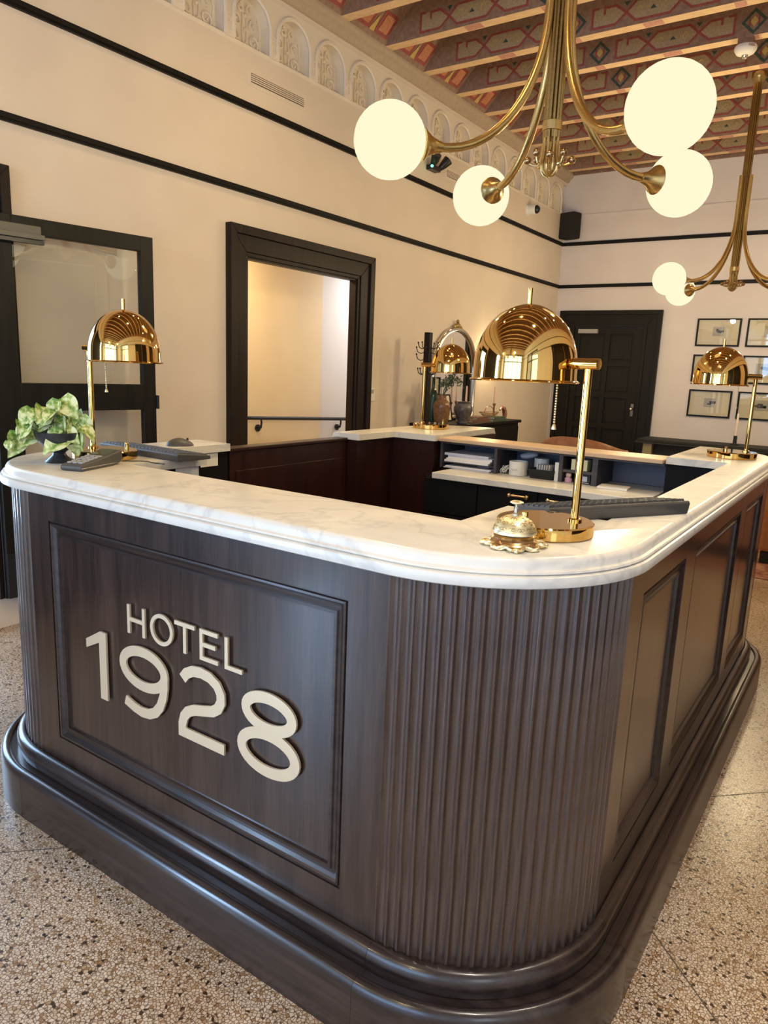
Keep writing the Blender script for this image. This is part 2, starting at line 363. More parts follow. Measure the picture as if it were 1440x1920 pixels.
wl3 = thing('window_3', 'dark framed street window in the side wall behind the photographer', 'window', (WX-.03, -3.65, 0), kind='structure')
for y in (-.72, 0, .72): MB().box(-.03, y-.03, .25, .03, y+.03, 2.8).build('mullion', 'black_trim', wl3)
for z in (.28, 2.1, 2.77): MB().box(-.028, -.75, z-.03, .028, .75, z+.03).build('rail', 'black_trim', wl3)
d3 = thing('added_door_3', 'added pair of dark timber doors behind the photographer, darkening the desk reflection', 'door', (WX, -1.65, 0), kind='structure')  # unseen dark doors added so the front panel reflects less bright wall
for sy in (-1, 1): MB().box(-.01, min(sy*.01, sy*.92), .01, .03, max(sy*.01, sy*.92), 2.36).build('door_leaf', 'casing_wood', d3, bevel=.004)
for y0, y1, z0, z1 in ((-1.06, -.93, 0, 2.5), (.93, 1.06, 0, 2.5), (-.93, .93, 2.37, 2.5)): MB().box(-.01, y0, z0, .045, y1, z1).build('casing', 'casing_wood', d3, bevel=.004)
d4 = thing('added_door_4', 'added dark timber double doors on the right wall, cutting bounced light', 'door', (WR, 1.4, 0), kind='structure')  # dark leaves added out of view to cut bounce off the right wall
for c_ in (-.55, .55): MB().box(-.03, c_-.53, .01, .01, c_+.53, 2.36).build('door_leaf', 'casing_wood', d4, bevel=.004)
for y0, y1, z0, z1 in ((-1.22, -1.09, 0, 2.5), (1.09, 1.22, 0, 2.5), (-1.09, 1.09, 2.37, 2.5)): MB().box(-.045, y0, z0, .01, y1, z1).build('casing', 'casing_wood', d4, bevel=.004)
d5 = thing('added_door_5', 'added dark timber doors at the far end of the right wall, cutting bounced light', 'door', (WR, 4.9, 0), kind='structure')  # also added out of view, to soak up bounce farther along
for c_ in (-.55, .55): MB().box(-.03, c_-.53, .01, .01, c_+.53, 2.36).build('door_leaf', 'casing_wood', d5, bevel=.004)
for y0, y1, z0, z1 in ((-1.22, -1.09, 0, 2.5), (1.09, 1.22, 0, 2.5), (-1.09, 1.09, 2.37, 2.5)): MB().box(-.045, y0, z0, .01, y1, z1).build('casing', 'casing_wood', d5, bevel=.004)
# black picture rails
tn = [0]
def trim(b, m_, label, smooth=None):
    tn[0] += 1; return struct(b.build('trim_%d' % tn[0], m_, smooth=smooth), label, 'trim')
for zt, nm in ((2.9947, 'upper'), (2.4921, 'lower')):
    z0 = zt-.040
    trim(MB().box(WX-.01, DF, z0, WX+.018, DB, zt).box(WX-.01, DF, z0+.012, WX+.026, DB, z0+.028), 'black_trim', nm+' black picture rail along the cream side wall')
    trim(MB().box(WX+.02, DB-.018, z0, WR, DB+.01, zt).box(WX+.02, DB-.026, z0+.012, WR, DB+.01, z0+.028), 'black_trim', nm+' black picture rail across the end wall')
    trim(MB().box(WR-.018, DF, z0, WR+.01, DB-.03, zt), 'black_trim', nm+' black picture rail along the right wall')
    trim(MB().box(WX+.02, DF-.01, z0, WR-.02, DF+.018, zt), 'black_trim', nm+' black picture rail on the entrance wall')
trim(MB().box(WX-.01, DA1+.16, 0, WX+.014, 2.26, .155), 'terrazzo', 'terrazzo base along the cream side wall')
trim(MB().box(WX+.05, DB-.012, 3.30, WR, DB+.01, 3.312), 'back_paint', 'faint plaster line high on the end wall')
# cornice on the left wall
cp = [(0, 3.690), (.018, 3.694), (.030, 3.705), (.034, 3.722), (.040, 3.728), (.060, 3.738), (.075, 3.755), (.080, 3.772), (.080, 3.79), (-.01, 3.79), (-.01, 3.69)]
b = MB(); n = len(cp)
b.add([(WX+x, DF, z) for x, z in cp]+[(WX+x, DB, z) for x, z in cp], [(i, (i+1) % n, (i+1) % n+n, i+n) for i in range(n)])
trim(b, 'cornice', 'brown rounded cornice between the arched frieze and the ceiling', 50)
trim(MB().box(WX+.08, DB-.05, 3.770, WR, DB+.01, 3.86), 'ceiling_board', 'dark brown board where the end wall meets the ceiling')

# ---- painted beam ceiling
ceil = struct(MB().box(WX-.1, DF-.2, 4.10, WR+.1, DB+.2, 4.25).build('ceiling', 'ceiling_board'), 'painted timber beam ceiling with red and green ornament', 'ceiling')
ZB = 3.78; BW = .09; PITCHB = .5495; YB0 = 4.379
def poly_strip(b, pts, wd_, mi, y=-.002, closed=False):
    P = [Vector(p) for p in pts]; n = len(P); offs = []
    for i in range(n):
        a = P[i-1] if (i > 0 or closed) else None; c = P[(i+1) % n] if (i < n-1 or closed) else None
        d1 = (P[i]-a).normalized() if a is not None else None; d2 = (c-P[i]).normalized() if c is not None else None
        d1 = d1 or d2; d2 = d2 or d1
        n1 = Vector((-d1.y, d1.x)); n2 = Vector((-d2.y, d2.x)); mm_ = (n1+n2).normalized(); k = wd_/2/max(.5, mm_.dot(n1)); offs.append(mm_*k)
    for i in range(n if closed else n-1):
        j = (i+1) % n; q = [P[i]-offs[i], P[j]-offs[j], P[j]+offs[j], P[i]+offs[i]]
        b.quad(*[(p.x, y, p.y) for p in q], mi)
def ornament():
    b = MB()
    for j in range(4):
        cx = -2.3975+1.095*j
        hexp = [(-.18, .09), (-.115, .152), (.115, .152), (.18, .09), (.115, .028), (-.115, .028)]
        b.add([(cx+x, -.001, ZB+z) for x, z in hexp], [(0, 5, 4, 3, 2, 1)], 1)
        for s in (-1, 1):
            sd = [(s*.195, .09), (s*.255, .150), (s*.41, .150), (s*.41, .03), (s*.255, .03)]
            b.add([(cx+x, -.001, ZB+z) for x, z in sd], [(0, 1, 2, 3, 4) if s < 0 else (0, 4, 3, 2, 1)], 1)
            poly_strip(b, [(cx+s*x, ZB+z) for x, z in ((.335, .105), (.335, .148), (.255, .148), (.18, .09), (.255, .03), (.42, .03), (.42, .152), (.375, .152))], .016, 0, -.003)
            b.add([(cx+s*.18-.022, -.002, ZB+.158), (cx+s*.18+.022, -.002, ZB+.158), (cx+s*.18, -.002, ZB+.128)], [(0, 2, 1)], 2)
            b.tube([(cx+s*.09+.02*math.cos(t), -.0025, ZB+.09+.022*math.sin(t)) for t in [i*.5 for i in range(10)]], .003, 4, 3)
        poly_strip(b, [(cx+x, ZB+z) for x, z in hexp], .016, 0, -.004, True)
        b.add([(cx-.022, -.002, ZB+.078), (cx+.022, -.002, ZB+.078), (cx, -.002, ZB+.104)], [(0, 1, 2)], 2)
        dx = cx+.5475; dm = [(dx, ZB+.018), (dx+.072, ZB+.09), (dx, ZB+.162), (dx-.072, ZB+.09)]
        poly_strip(b, dm, .018, 2, -.003, True)
        for s in (-1, 1): poly_strip(b, [(dx+s*.03, ZB+.03), (dx+s*.03, ZB+.15)], .012, 0, -.002)
        b.add([(dx, -.003, ZB+.055), (dx+.025, -.003, ZB+.09), (dx, -.003, ZB+.125), (dx-.025, -.003, ZB+.09)], [(0, 1, 2, 3)], 3)
        for x, hw_ in ((cx, .065), (dx, .035)):
            b.quad((x-hw_, .006, ZB-.001), (x-hw_, BW-.01, ZB-.001), (x+hw_, BW-.01, ZB-.001), (x+hw_, .006, ZB-.001), 4)
    return b.mesh('painted_ornament', ['beam_red', 'beam_field', 'beam_green', 'beam_ochre', 'beam_pink'])
om_ = ornament()
bb = MB().box(WX+.07, 0, ZB, WR, BW, 4.11); bb.m = [1, 0, 0, 0, 0, 0]; beam_me = bb.mesh('beam', ['beam_face', 'beam_under'])
cv = MB()
for sg, xa in ((1, WX+.08), (-1, WR)):
    y0, y1 = BW, PITCHB
    P = lambda t, y, d=0: (xa+sg*(.32*t)+sg*d, y, ZB+.32*t-d)
    qd = (P(0, y0), P(0, y1), P(1, y1), P(1, y0)); cv.quad(*(qd if sg > 0 else qd[::-1]), 0)
    for (ya, yb, mi) in ((y0+.04, y0+.20, 1), (y1-.20, y1-.04, 1)):
        cv.quad(P(.08, ya, .002), P(.08, yb, .002), P(.45, yb, .002), P(.45, ya, .002), 1)
        cv.quad(P(.14, ya+.03, .004), P(.14, yb-.03, .004), P(.40, yb-.03, .004), P(.40, ya+.03, .004), 2)
    cv.add([P(.08, (y0+y1)/2-.03, .003), P(.08, (y0+y1)/2+.03, .003), P(.36, (y0+y1)/2, .003)], [(0, 1, 2)], 3)
cove_me = cv.mesh('cove_panel', ['beam_face', 'beam_red', 'cove_red', 'beam_ochre'])
for k in range(-16, 7):
    y = YB0+PITCHB*k
    o = link('beam', beam_me, ceil, (0, y, 0)); link('painted_ornament', om_, o)
    if k < 6: link('cove_panel', cove_me, ceil, (0, y, 0))

# ---- doorway to the corridor: dark timber casing, corridor beyond
def casing(name_label, y0, y1, zt, oy0, oy1, ozt, zb=0):
    tn[0] += 1; t = thing('trim_%d' % tn[0], name_label, 'trim', (WX, (y0+y1)/2, 0), kind='structure'); c = (y0+y1)/2
    def piece(nm, poly, x0, x1):
        q = MB().prism(poly, x0, x1); q.v = [(z, x-c, y) for x, y, z in q.v]; q.build(nm, 'casing_wood', t, bevel=.003)
    for k, (f0, f1, th_) in enumerate(((0, .30, .052), (.30, .86, .034), (.86, 1.0, .024))):
        ya, yb = oy0+(y0-oy0)*f0, oy0+(y0-oy0)*f1; yc, yd = oy1+(y1-oy1)*f0, oy1+(y1-oy1)*f1; za, zb_ = ozt+(zt-ozt)*f0, ozt+(zt-ozt)*f1
        piece('jamb', [(ya, zb), (yb, zb), (yb, zb_), (ya, za)], -.002, th_)
        piece('jamb', [(yc, zb), (yc, za), (yd, zb_), (yd, zb)], -.002, th_)
        piece('head', [(ya, za), (yb, zb_), (yd, zb_), (yc, za)], -.002, th_)
    q = MB().box(-.052, y0-c-.004, zb, .01, y0-c+.012, zt).box(-.052, y1-c-.012, zb, .01, y1-c+.004, zt).box(-.052, y0-c, zt-.012, .01, y1-c, zt+.004)
    q.build('lining', 'casing_wood', t); return t
casing('dark timber casing around the open corridor doorway', DB0, DB1, 2.068, 2.267, 3.845, 2.252)
casing('dark timber casing of the glass door opening', DA0, DA1, 2.08, -.46, .86, 2.25, .16)
c = MB().box(-4.32, 1.6, 0, -4.2, 4.456, 2.7).build('wall_corridor', 'corridor_lamplit'); struct(c, 'corridor wall behind the handrail, warm lamplight coloured in as yellow', 'wall')  # one wall with the next piece; lamplit tone put into its colour
c = MB().box(-4.42, 4.457, 0, -4.22, 5.8, 2.7).box(-4.42, 5.8, 0, WX-.055, 5.92, 2.7).build('wall_corridor_end', 'corridor_pale'); struct(c, 'far part of the corridor wall, daylight coloured in as pale grey', 'wall')  # same wall stepped back, its daylit look put into the colour
c = MB().box(-4.42, 1.6, 2.42, WX-.055, 5.92, 2.55).build('ceiling_corridor', 'corridor_pale'); struct(c, 'white ceiling of the corridor', 'ceiling')
c = MB().box(-4.42, 1.48, 0, WX-.055, 1.6, 2.55).build('wall_corridor_near', 'corridor_lamplit'); struct(c, 'near end wall of the corridor', 'wall')
l = bpy.data.lights.new('corridor_lamp', 'AREA'); l.shape = 'DISK'; l.size = .3; l.energy = 17; l.color = (1, .76, .45)
o = bpy.data.objects.new('corridor_lamp', l); COL.objects.link(o); o.location = (-3.75, 3.0, 2.40)
l2 = bpy.data.lights.new('corridor_daylight', 'AREA'); l2.size = .4; l2.energy = 15; l2.color = (.9, .92, 1)
o = bpy.data.objects.new('corridor_daylight', l2); COL.objects.link(o); o.location = (-3.75, 5.2, 2.40)
hr = thing('handrail', 'black metal handrail on the corridor wall', 'handrail', (-4.2, 4.0, 0))
MB().tube([(.075, -1.8, .975), (.075, -.53, .917), (.075, .81, .862)], .017, 10).build('rail', 'black_plastic', hr, smooth=40)
for y, z in ((-.44, .905), (.70, .862)):
    MB().tube([(.012, y+.02, z-.085), (.05, y+.015, z-.08), (.072, y, z-.03), (.075, y-.01, z)], .009, 8).tube([(0, y+.02, z-.085), (.014, y+.02, z-.085)], .032, 14).build('bracket', 'black_plastic', hr, smooth=40)

# ---- open glazed door against the left wall
d1 = thing('door_1', 'open black framed glass door standing near the side wall', 'door', (WX+.012, .733, 0), math.radians(80.3), kind='structure')
def dbox(nm, x0, x1, z0, z1, y0=-.05, y1=-.006, m_='door_black', par=d1, bev=.003): return MB().box(x0, y0, z0, x1, y1, z1).build(nm, m_, par, bevel=bev)
dbox('stile', 0, .112, .165, 2.03); dbox('stile', .762, .835, .165, 2.03)
dbox('rail', .112, .762, 1.952, 2.03); dbox('rail', .112, .762, 1.11, 1.249); dbox('rail', .112, .762, .165, .395)
dbox('glass_pane', .112, .762, 1.249, 1.952, -.031, -.025, 'clear_glass', bev=0); dbox('glass_pane', .112, .762, .395, 1.11, -.031, -.025, 'clear_glass', bev=0)
dbox('kick_plate', .002, .83, .168, .40, -.053, -.05, 'black_plastic', bev=0)
cl = dbox('door_closer', -.02, .245, 1.952, 1.992, -.062, -.05, 'closer_metal'); 
MB().box(-.02, -.105, 1.925, .245, -.062, 1.948).build('closer_arm', 'closer_metal', cl, bevel=.002); MB().box(-.02, -.095, 1.905, .245, -.062, 1.922).build('closer_track', 'black_plastic', cl)
MB().box(.835, -.062, 1.115, .848, -.02, 1.19).build('latch', 'black_plastic', d1, bevel=.002)

# ---- panelled back door with casing
d2 = thing('door_2', 'black panelled double-width door in the end wall', 'door', (-2.517, DB, 0), kind='structure')
A, B, T = -.622, .622, 2.179
for k, (o0, th_) in enumerate(((0, .055), (.05, .035), (.16, .045))):
    o1 = (.05, .16, .20)[k]
    for nm, poly in (('jamb', [(A+o0, 0), (A+o1, 0), (A+o1, T-o1), (A+o0, T-o0)]), ('jamb', [(B-o0, 0), (B-o0, T-o0), (B-o1, T-o1), (B-o1, 0)]), ('head', [(A+o0, T-o0), (A+o1, T-o1), (B-o1, T-o1), (B-o0, T-o0)])):
        q = MB().prism(poly, -th_, -.001); q.v = [(x, z, y) for x, y, z in q.v]; q.f = [f[::-1] for f in q.f]; q.build(nm, 'door_black', d2, bevel=.003)
SLL, SLR = -.42, .42
q = MB().box(SLL, -.010, .01, SLR, -.001, 1.975); slab = q.build('door_leaf', 'door_black', d2)
cols = [(-.36, -.24), (-.215, .05), (.055, .30)]
cols = [(-.345, -.03), (.03, .31)]
rows = [(1.58, 1.90), (1.20, 1.515), (.82, 1.135), (.44, .755), (.10, .375)]
for x0, x1 in ((SLL, cols[0][0]), (cols[0][1], cols[1][0]), (cols[1][1], SLR)): MB().box(x0, -.030, .01, x1, -.0101, 1.975).build('stile', 'door_black', slab, bevel=.003)
zz = [1.975]+[z for r in rows for z in (r[1], r[0])]+[.01]
for i in range(0, len(zz), 2):
    for x0, x1 in cols: MB().box(x0, -.0295, zz[i+1], x1, -.0101, zz[i]).build('rail', 'door_black', slab, bevel=.003)
for x0, x1 in cols:
    for z0, z1 in rows: MB().box(x0+.02, -.018, z0+.02, x1-.02, -.0101, z1-.02).build('panel', 'door_black', slab, bevel=.006)
MB().box(-.36, -.075, 1.905, -.12, -.03, 1.955).build('door_closer', 'grey_plastic', d2, bevel=.003)
MB().box(.365, -.036, .93, .40, -.03, 1.08).tube([(.383, -.07, 1.02), (.383, -.034, 1.02)], .009, 8).sphere((.383, -.075, 1.02), .022, 12, 8).build('door_knob', 'silver', d2, smooth=40)

# ================================================================== RECEPTION DESK
R = .363; XL = -1.983; YF = 2.818; XBL = XL+R; YB = YF-R
XLB = XL+.10
FLc, FRc, BRc, BLc = (XBL, R), (-R, R), (-R, YB), (XBL+.10, YB)
def corner(c, a0, a1, n=18): return lambda o: arc(c[0], c[1], R+o, a0, a1, n)
def straight(p, q, nrm): return lambda o: [(p[0]+nrm[0]*o, p[1]+nrm[1]*o), (q[0]+nrm[0]*o, q[1]+nrm[1]*o)]
def sweep(seg, loop):
    rings = [seg(o) for o, z in loop]; n = len(loop); k = len(rings[0]); b = MB()
    vs = [(rings[j][i][0], rings[j][i][1], loop[j][1]) for i in range(k) for j in range(n)]
    fs = [(i*n+j, (i+1)*n+j, (i+1)*n+(j+1) % n, i*n+(j+1) % n) for i in range(k-1) for j in range(n)]
    fs += [tuple(range(n)), tuple((k-1)*n+j for j in range(n-1, -1, -1))]
    return b.add(vs, fs)
desk = thing('reception_desk', 'dark stained reception desk with fluted corners and panelled sides', 'desk', (-1.0, 0, 0))
def dk(b, nm, m_, par=None, smooth=None, bevel=0):
    off = Vector((1.0, 0, 0)); b.v = [tuple(Vector(p)+off) for p in b.v]
    o = b.build(nm, m_, desk if par is None else par, smooth=smooth, bevel=bevel); return o
g = .0007
segs = [('FL', corner(FLc, 180, 270), 'espresso_along_x'), ('front', straight((XBL+g, 0), (-R-g, 0), (0, -1)), 'espresso_along_x'), ('FR', corner(FRc, 270, 360), 'espresso_along_x'),
        ('right', straight((0, R+g), (0, YB-g), (1, 0)), 'espresso_along_y'), ('BR', corner(BRc, 0, 90), 'espresso_along_y'),
        ('BL', corner(BLc, 90, 180), 'espresso_along_y'), ('left', straight((XL, .94), (XL, R+g), (-1, 0)), 'espresso_along_y'), ('left2', straight((XLB, YB-g), (XLB, 1.76), (-1, 0)), 'espresso_along_y'),
        ('back', straight((-R-g, YF), (XBL+.10+g, YF), (0, 1)), 'espresso_along_x')]
plinth_loop = [(-.02, 0), (.078, 0), (.078, .122), (.0765, .132), (.072, .141), (.064, .1465), (.056, .147), (.050, .144), (.047, .136), (-.02, .136)]
base_loop = [(-.02, .1365), (.024, .1365), (.027, .150), (.029, .160), (.0285, .171), (.025, .181), (.018, .1885), (.009, .1915), (.003, .191), (0, .187), (-.02, .187)]
for nm, sg, m_ in segs:
    dk(sweep(sg, plinth_loop), 'plinth_board', m_, smooth=35); dk(sweep(sg, base_loop), 'base_moulding', m_, smooth=35)
# carcass behind the panels
def outerA(o): return [(XL-o, .95)]+arc(*FLc, R+o, 180, 270, 18)+arc(*FRc, R+o, 270, 360, 18)+arc(*BRc, R+o, 0, 90, 18)
innerA = [(-.363, 2.12), (-.118, 2.12), (-.118, .538), (-.369, .538), (-.369, .289), (-1.54, .289), (-1.54, .60), (-1.79, .60), (-1.79, .95)]
def outerB(o): return arc(*BLc, R+o, 90, 180, 18)+[(XLB-o, 1.75)]
innerB = [(-1.73, 1.75), (-1.73, 2.06), (-1.48, 2.06)]
ca = [(XL+.0225, .945)]+outerA(-.0225)[1:]+[(-.363, 2.135), (-.103, 2.135), (-.103, .523), (-.384, .523), (-.384, .274), (-1.555, .274), (-1.555, .585), (-1.80, .585), (-1.80, .945)]
dk(MB().prism(ca, .0, 1.0365), 'carcass', 'inside_black')
cb = arc(*BLc, R-.0225, 90, 180, 18)+[(XLB+.0225, 1.755), (-1.745, 1.755), (-1.745, 2.075), (-1.495, 2.075), (-1.495, YF-.0225)]
dk(MB().prism(cb, .0, 1.0365), 'carcass', 'gate_wood')
# fluted corners made of single staves
NST = 21; da = 90/NST; wst = 2*R*math.tan(math.radians(da/2))
sec = [(-wst/2, -.0195), (wst/2, -.0195), (wst/2, 0), (wst/2-.0022, 0)]
for i in range(1, 9):
    t = i/9; u = (wst/2-.0022)*(1-2*t); sec.append((u, -.0085*math.sin(PI*t)**.75))
sec += [(-wst/2+.0022, 0), (-wst/2, 0)]
stave_me = MB().prism([(-n_, u) for u, n_ in sec], .186, 1.012); stave_me.v = [(-x, y, z) for x, y, z in stave_me.v]; stave_me.f = [f[::-1] for f in stave_me.f]
stave_me = stave_me.mesh('stave', 'espresso_flute_lit', 28)
for c, a0 in ((FLc, 180), (FRc, 270), (BRc, 0), (BLc, 90)):
    bk = dk(sweep(corner(c, a0, a0+90), [(-.0222, .186), (-.0199, .186), (-.0199, 1.012), (-.0222, 1.012)]), 'fluted_corner', 'espresso_vertical', smooth=40)
    for i in range(NST):
        a = math.radians(a0+da*(i+.5)); link('stave', stave_me, bk, (c[0]+R*math.cos(a)+1.0, c[1]+R*math.sin(a), 0), (0, 0, a))
# framed panels: stiles, rails, sunk field, moulding
MPROF = [(0, 0), (.0005, .005), (.004, .005), (.006, .0005), (.011, .0), (.015, .004), (.022, .0095), (.030, .0105), (.033, .0065), (.040, .0065), (.042, .0135), (.046, .0138)]
def mould(u0, u1, z0, z1, place):
    b = MB(); n = len(MPROF); vs = []
    for t, d in MPROF:
        for u, z in ((u0+t, z0+t), (u1-t, z0+t), (u1-t, z1-t), (u0+t, z1-t)): vs.append(place(u, z, d))
    fs = [(4*i+j, 4*i+(j+1) % 4, 4*(i+1)+(j+1) % 4, 4*(i+1)+j) for i in range(n-1) for j in range(4)]
    return b.add(vs, fs)
def panelled(U0, U1, opens, place, vert):
    z0, z1 = .186, 1.012; zb, zt = .2675, .9329
    def bx(u0, u1, a, c_, d0, d1, nm, m_, par=None, bev=0):
        ps = [place(u, z, d) for u in (u0, u1) for z in (a, c_) for d in (d0, d1)]
        lo = [min(p[i] for p in ps) for i in range(3)]; hi = [max(p[i] for p in ps) for i in range(3)]
        return dk(MB().box(*lo, *hi), nm, m_, par, bevel=bev)
    edges = [U0]+[e for op in opens for e in op]+[U1]
    for i in range(0, len(edges), 2): bx(edges[i], edges[i+1], z0, z1, 0, .020, 'stile', 'espresso_vertical')
    for u0, u1 in opens:
        bx(u0, u1, z0, zb, .0002, .020, 'rail', 'espresso_vertical'); bx(u0, u1, zt, z1, .0002, .020, 'rail', 'espresso_vertical')
        p = bx(u0+.04, u1-.04, zb+.04, zt-.04, .0136, .020, 'sunk_panel', 'espresso_vertical'); dk(mould(u0, u1, zb, zt, place), 'panel_moulding', vert, p)
panelled(XBL, -R, [(-1.5249, -.4601)], lambda u, z, d: (u, d, z), 'espresso_along_x')
panelled(R, YB, [(.464, .880), (1.0, 1.783), (1.90, 2.355)], lambda u, z, d: (-d, u, z), 'espresso_along_y')
dk(MB().box(XL, R, .186, XL+.02, .945, 1.012), 'side_board', 'espresso_vertical'); dk(MB().box(XLB, 1.755, .186, XLB+.02, YB, 1.012), 'side_board', 'espresso_vertical')
dk(MB().box(XBL+.10, YF-.02, .186, -R, YF, .90), 'back_board', 'espresso_vertical')
# marble tops
SLAB = [(.020, 1.0372), (.0235, 1.040), (.0215, 1.0435), (.016, 1.046), (.0135, 1.050), (.0125, 1.057), (.009, 1.0625), (.004, 1.066), (-.001, ZT)]
NOSE = [(-.0195, 1.0122), (.024, 1.0122), (.029, 1.015), (.0305, 1.020), (.0305, 1.029), (.028, 1.0345), (.022, 1.037), (-.0195, 1.037)]
def marble(nm, label, outer, inner):
    t = thing(nm, label, 'countertop', (outer(0)[0][0], outer(0)[0][1], ZT)); off = Vector(t.location)
    b = MB(); rings = [outer(o)+inner for o, z in SLAB]; n = len(rings[0])
    vs = [(x, y, SLAB[k][1]) for k, rg in enumerate(rings) for x, y in rg]
    fs = [(k*n+i, k*n+(i+1) % n, (k+1)*n+(i+1) % n, (k+1)*n+i) for k in range(len(SLAB)-1) for i in range(n)]
    for k in (0, len(SLAB)-1):
        for tr_ in tessellate_polygon([[Vector((x, y, 0)) for x, y in rings[k]]]): fs.append(tuple(i+k*n for i in tr_))
    b.add(vs, fs); b.v = [tuple(Vector(p)-off) for p in b.v]; b.build('slab', 'marble', t, smooth=25)
    b = sweep(outer, NOSE); b.v = [tuple(Vector(p)-off) for p in b.v]; b.build('nosing', 'marble', t, smooth=25); return t
marble('marble_countertop', 'long white marble countertop wrapping the front and right of the desk', outerA, innerA)
marble('marble_countertop', 'short white marble countertop on the far corner beyond the gate', outerB, innerB)
# gate between the two tops
gt = thing('counter_gate', 'reddish wood staff gate in the left side of the desk', 'gate', (-1.86, 1.35, 0))
MB().box(.0, -.395, .10, .06, .395, 1.030).build('panel', 'gate_wood', gt, bevel=.003)
MB().box(-.005, -.396, 1.030, .066, .396, 1.046).build('cap_rail', 'gate_wood', gt, bevel=.004)
MB().box(.06, -.36, .20, .064, .36, .95).build('inner_panel', 'gate_wood', gt, bevel=.002)
# pigeonhole back unit, lower work shelf and drawers
pu = thing('pigeonhole_unit', 'dark pigeonhole shelf unit under the tan ledge at the back of the desk', 'shelf unit', (-.92, 2.12, .0))
PX = lambda x: x+.92
for x0, x1 in ((-1.478, -1.464), (-1.172, -1.157), (-.838, -.820), (-.680, -.655)): MB().box(PX(x0), 0, .902, PX(x1), .24, 1.026).build('divider', 'pigeon_wood', pu)
MB().box(PX(-1.478), .24, .902, PX(-.366), .255, 1.026).build('back_panel', 'pigeon_back', pu)
MB().box(PX(-1.478), -.002, 1.026, PX(-.366), .258, 1.036).build('top_board', 'pigeon_wood', pu)
MB().box(PX(-.819), .004, .950, PX(-.681), .24, .962).build('shelf', 'pigeon_wood', pu)
MB().box(PX(-1.463), .01, .928, PX(-1.173), .24, .933).build('shelf', 'pigeon_wood', pu)
tag(MB().box(-.555, -.03, 1.037, .552, .16, 1.056).build('wood_ledge', 'tan_ledge', loc=(-.92, 2.12, 0), bevel=.004), 'tan wooden ledge over the pigeonholes', 'ledge')
tag(MB().box(-.485, -.20, .872, .54, .23, .9015).build('marble_work_shelf', 'marble', loc=(-.92, 2.12, 0), bevel=.003), 'low white marble work shelf under the pigeonholes', 'shelf')
du = thing('drawer_unit', 'black drawer unit with brass pulls below the marble work shelf', 'drawers', (-.92, 1.96, 0))
MB().box(-.55, 0, .0, .54, .50, .872).build('body', 'inside_black', du)
for i, (x0, x1) in enumerate(((-.54, -.245), (-.24, .06), (.065, .31), (.315, .535))):
    dr = MB().box(x0, -.018, .70, x1, 0, .868).build('drawer', 'inside_black', du, bevel=.002)
    cx = (x0+x1)/2 if i not in (1, 2) else (-.022, .165)[i-1]
    b = MB().tube([(cx-.05, -.046, .842), (cx+.05, -.046, .842)], .0055, 10)
    for s in (-1, 1): b.tube([(cx+s*.036, -.018, .842), (cx+s*.036, -.046, .842)], .005, 8).sphere((cx+s*.043, -.046, .842), .011, 12, 8)
    if i in (1, 2): b.build('pull', 'aged_brass', dr, smooth=40)
    MB().box(x0, -.018, .08, x1, 0, .695).build('drawer', 'inside_black', du, bevel=.002)

# ---- raised metal lettering on the front panel
sign = thing('hotel_sign', 'raised champagne metal lettering reading HOTEL 1928 on the front panel', 'sign', (-.98, .012, .56))
def letter(strokes=(), polys=(), w_=.0105):
    b = MB()
    def cap(pts, closed, e=0):
        P = [Vector(p) for p in pts]; n = len(P); Lf = []; Rt = []
        for i in range(n):
            a = P[i-1] if (i > 0 or closed) else None; c = P[(i+1) % n] if (i < n-1 or closed) else None
            d1 = (P[i]-a).normalized() if a is not None else None; d2 = (c-P[i]).normalized() if c is not None else None
            d1 = d1 or d2; d2 = d2 or d1; n1 = Vector((-d1.y, d1.x)); n2 = Vector((-d2.y, d2.x)); m2 = (n1+n2).normalized(); k = w_/2/max(.4, m2.dot(n1))
            Lf.append(P[i]+m2*k); Rt.append(P[i]-m2*k)
        vs = []; 
        for i in range(n):
            for p in (Lf[i], Rt[i]): vs.append((p.x+.98, -.010+e, p.y-.56)); vs.append((p.x+.98, -.0045+e, p.y-.56))
        fs = []
        for i in range(n if closed else n-1):
            j = (i+1) % n; a = 4*i; c = 4*j
            fs += [(a, a+2, c+2, c), (a+1, c+1, c+3, a+3), (a, c, c+1, a+1), (a+2, a+3, c+3, c+2)]
        if not closed: fs += [(0, 1, 3, 2), (4*n-4, 4*n-2, 4*n-1, 4*n-3)]
        b.add(vs, fs)
    for k, (pts, closed) in enumerate(strokes): cap(pts, closed, k*.0003)
    for poly in polys:
        q = MB().prism(poly, -.010, -.0045); b.add([(x+.98, z, y-.56) for x, y, z in q.v], [f[::-1] for f in q.f])
    b.build('letter', 'sign_metal', sign)
def ell(cx, cz, rx, rz, n=36): return [(cx+rx*math.cos(2*PI*i/n), cz+rz*math.sin(2*PI*i/n)) for i in range(n)]
s = .0052; T_, B_ = .763, .684
letter([([(-1.183+s, B_), (-1.183+s, T_)], 0), ([(-1.112-s, B_), (-1.112-s, T_)], 0), ([(-1.178, .7235), (-1.117, .7235)], 0)])
letter([(ell(-1.0465, .7235, .0385, .0365), 1)])
letter([([(-.996, T_-s), (-.923, T_-s)], 0), ([(-.9595, B_), (-.9595, T_-s)], 0)])
letter([([(-.843, T_-s), (-.905+s, T_-s), (-.905+s, B_+s), (-.842, B_+s)], 0), ([(-.90, .7245), (-.851, .7245)], 0)])
letter([([(-.819+s, T_), (-.819+s, B_+s), (-.762, B_+s)], 0)])
letter(polys=[[(-1.280, .656), (-1.306, .656), (-1.371, .620), (-1.371, .594), (-1.3115, .622), (-1.3115, .458), (-1.280, .458)]])
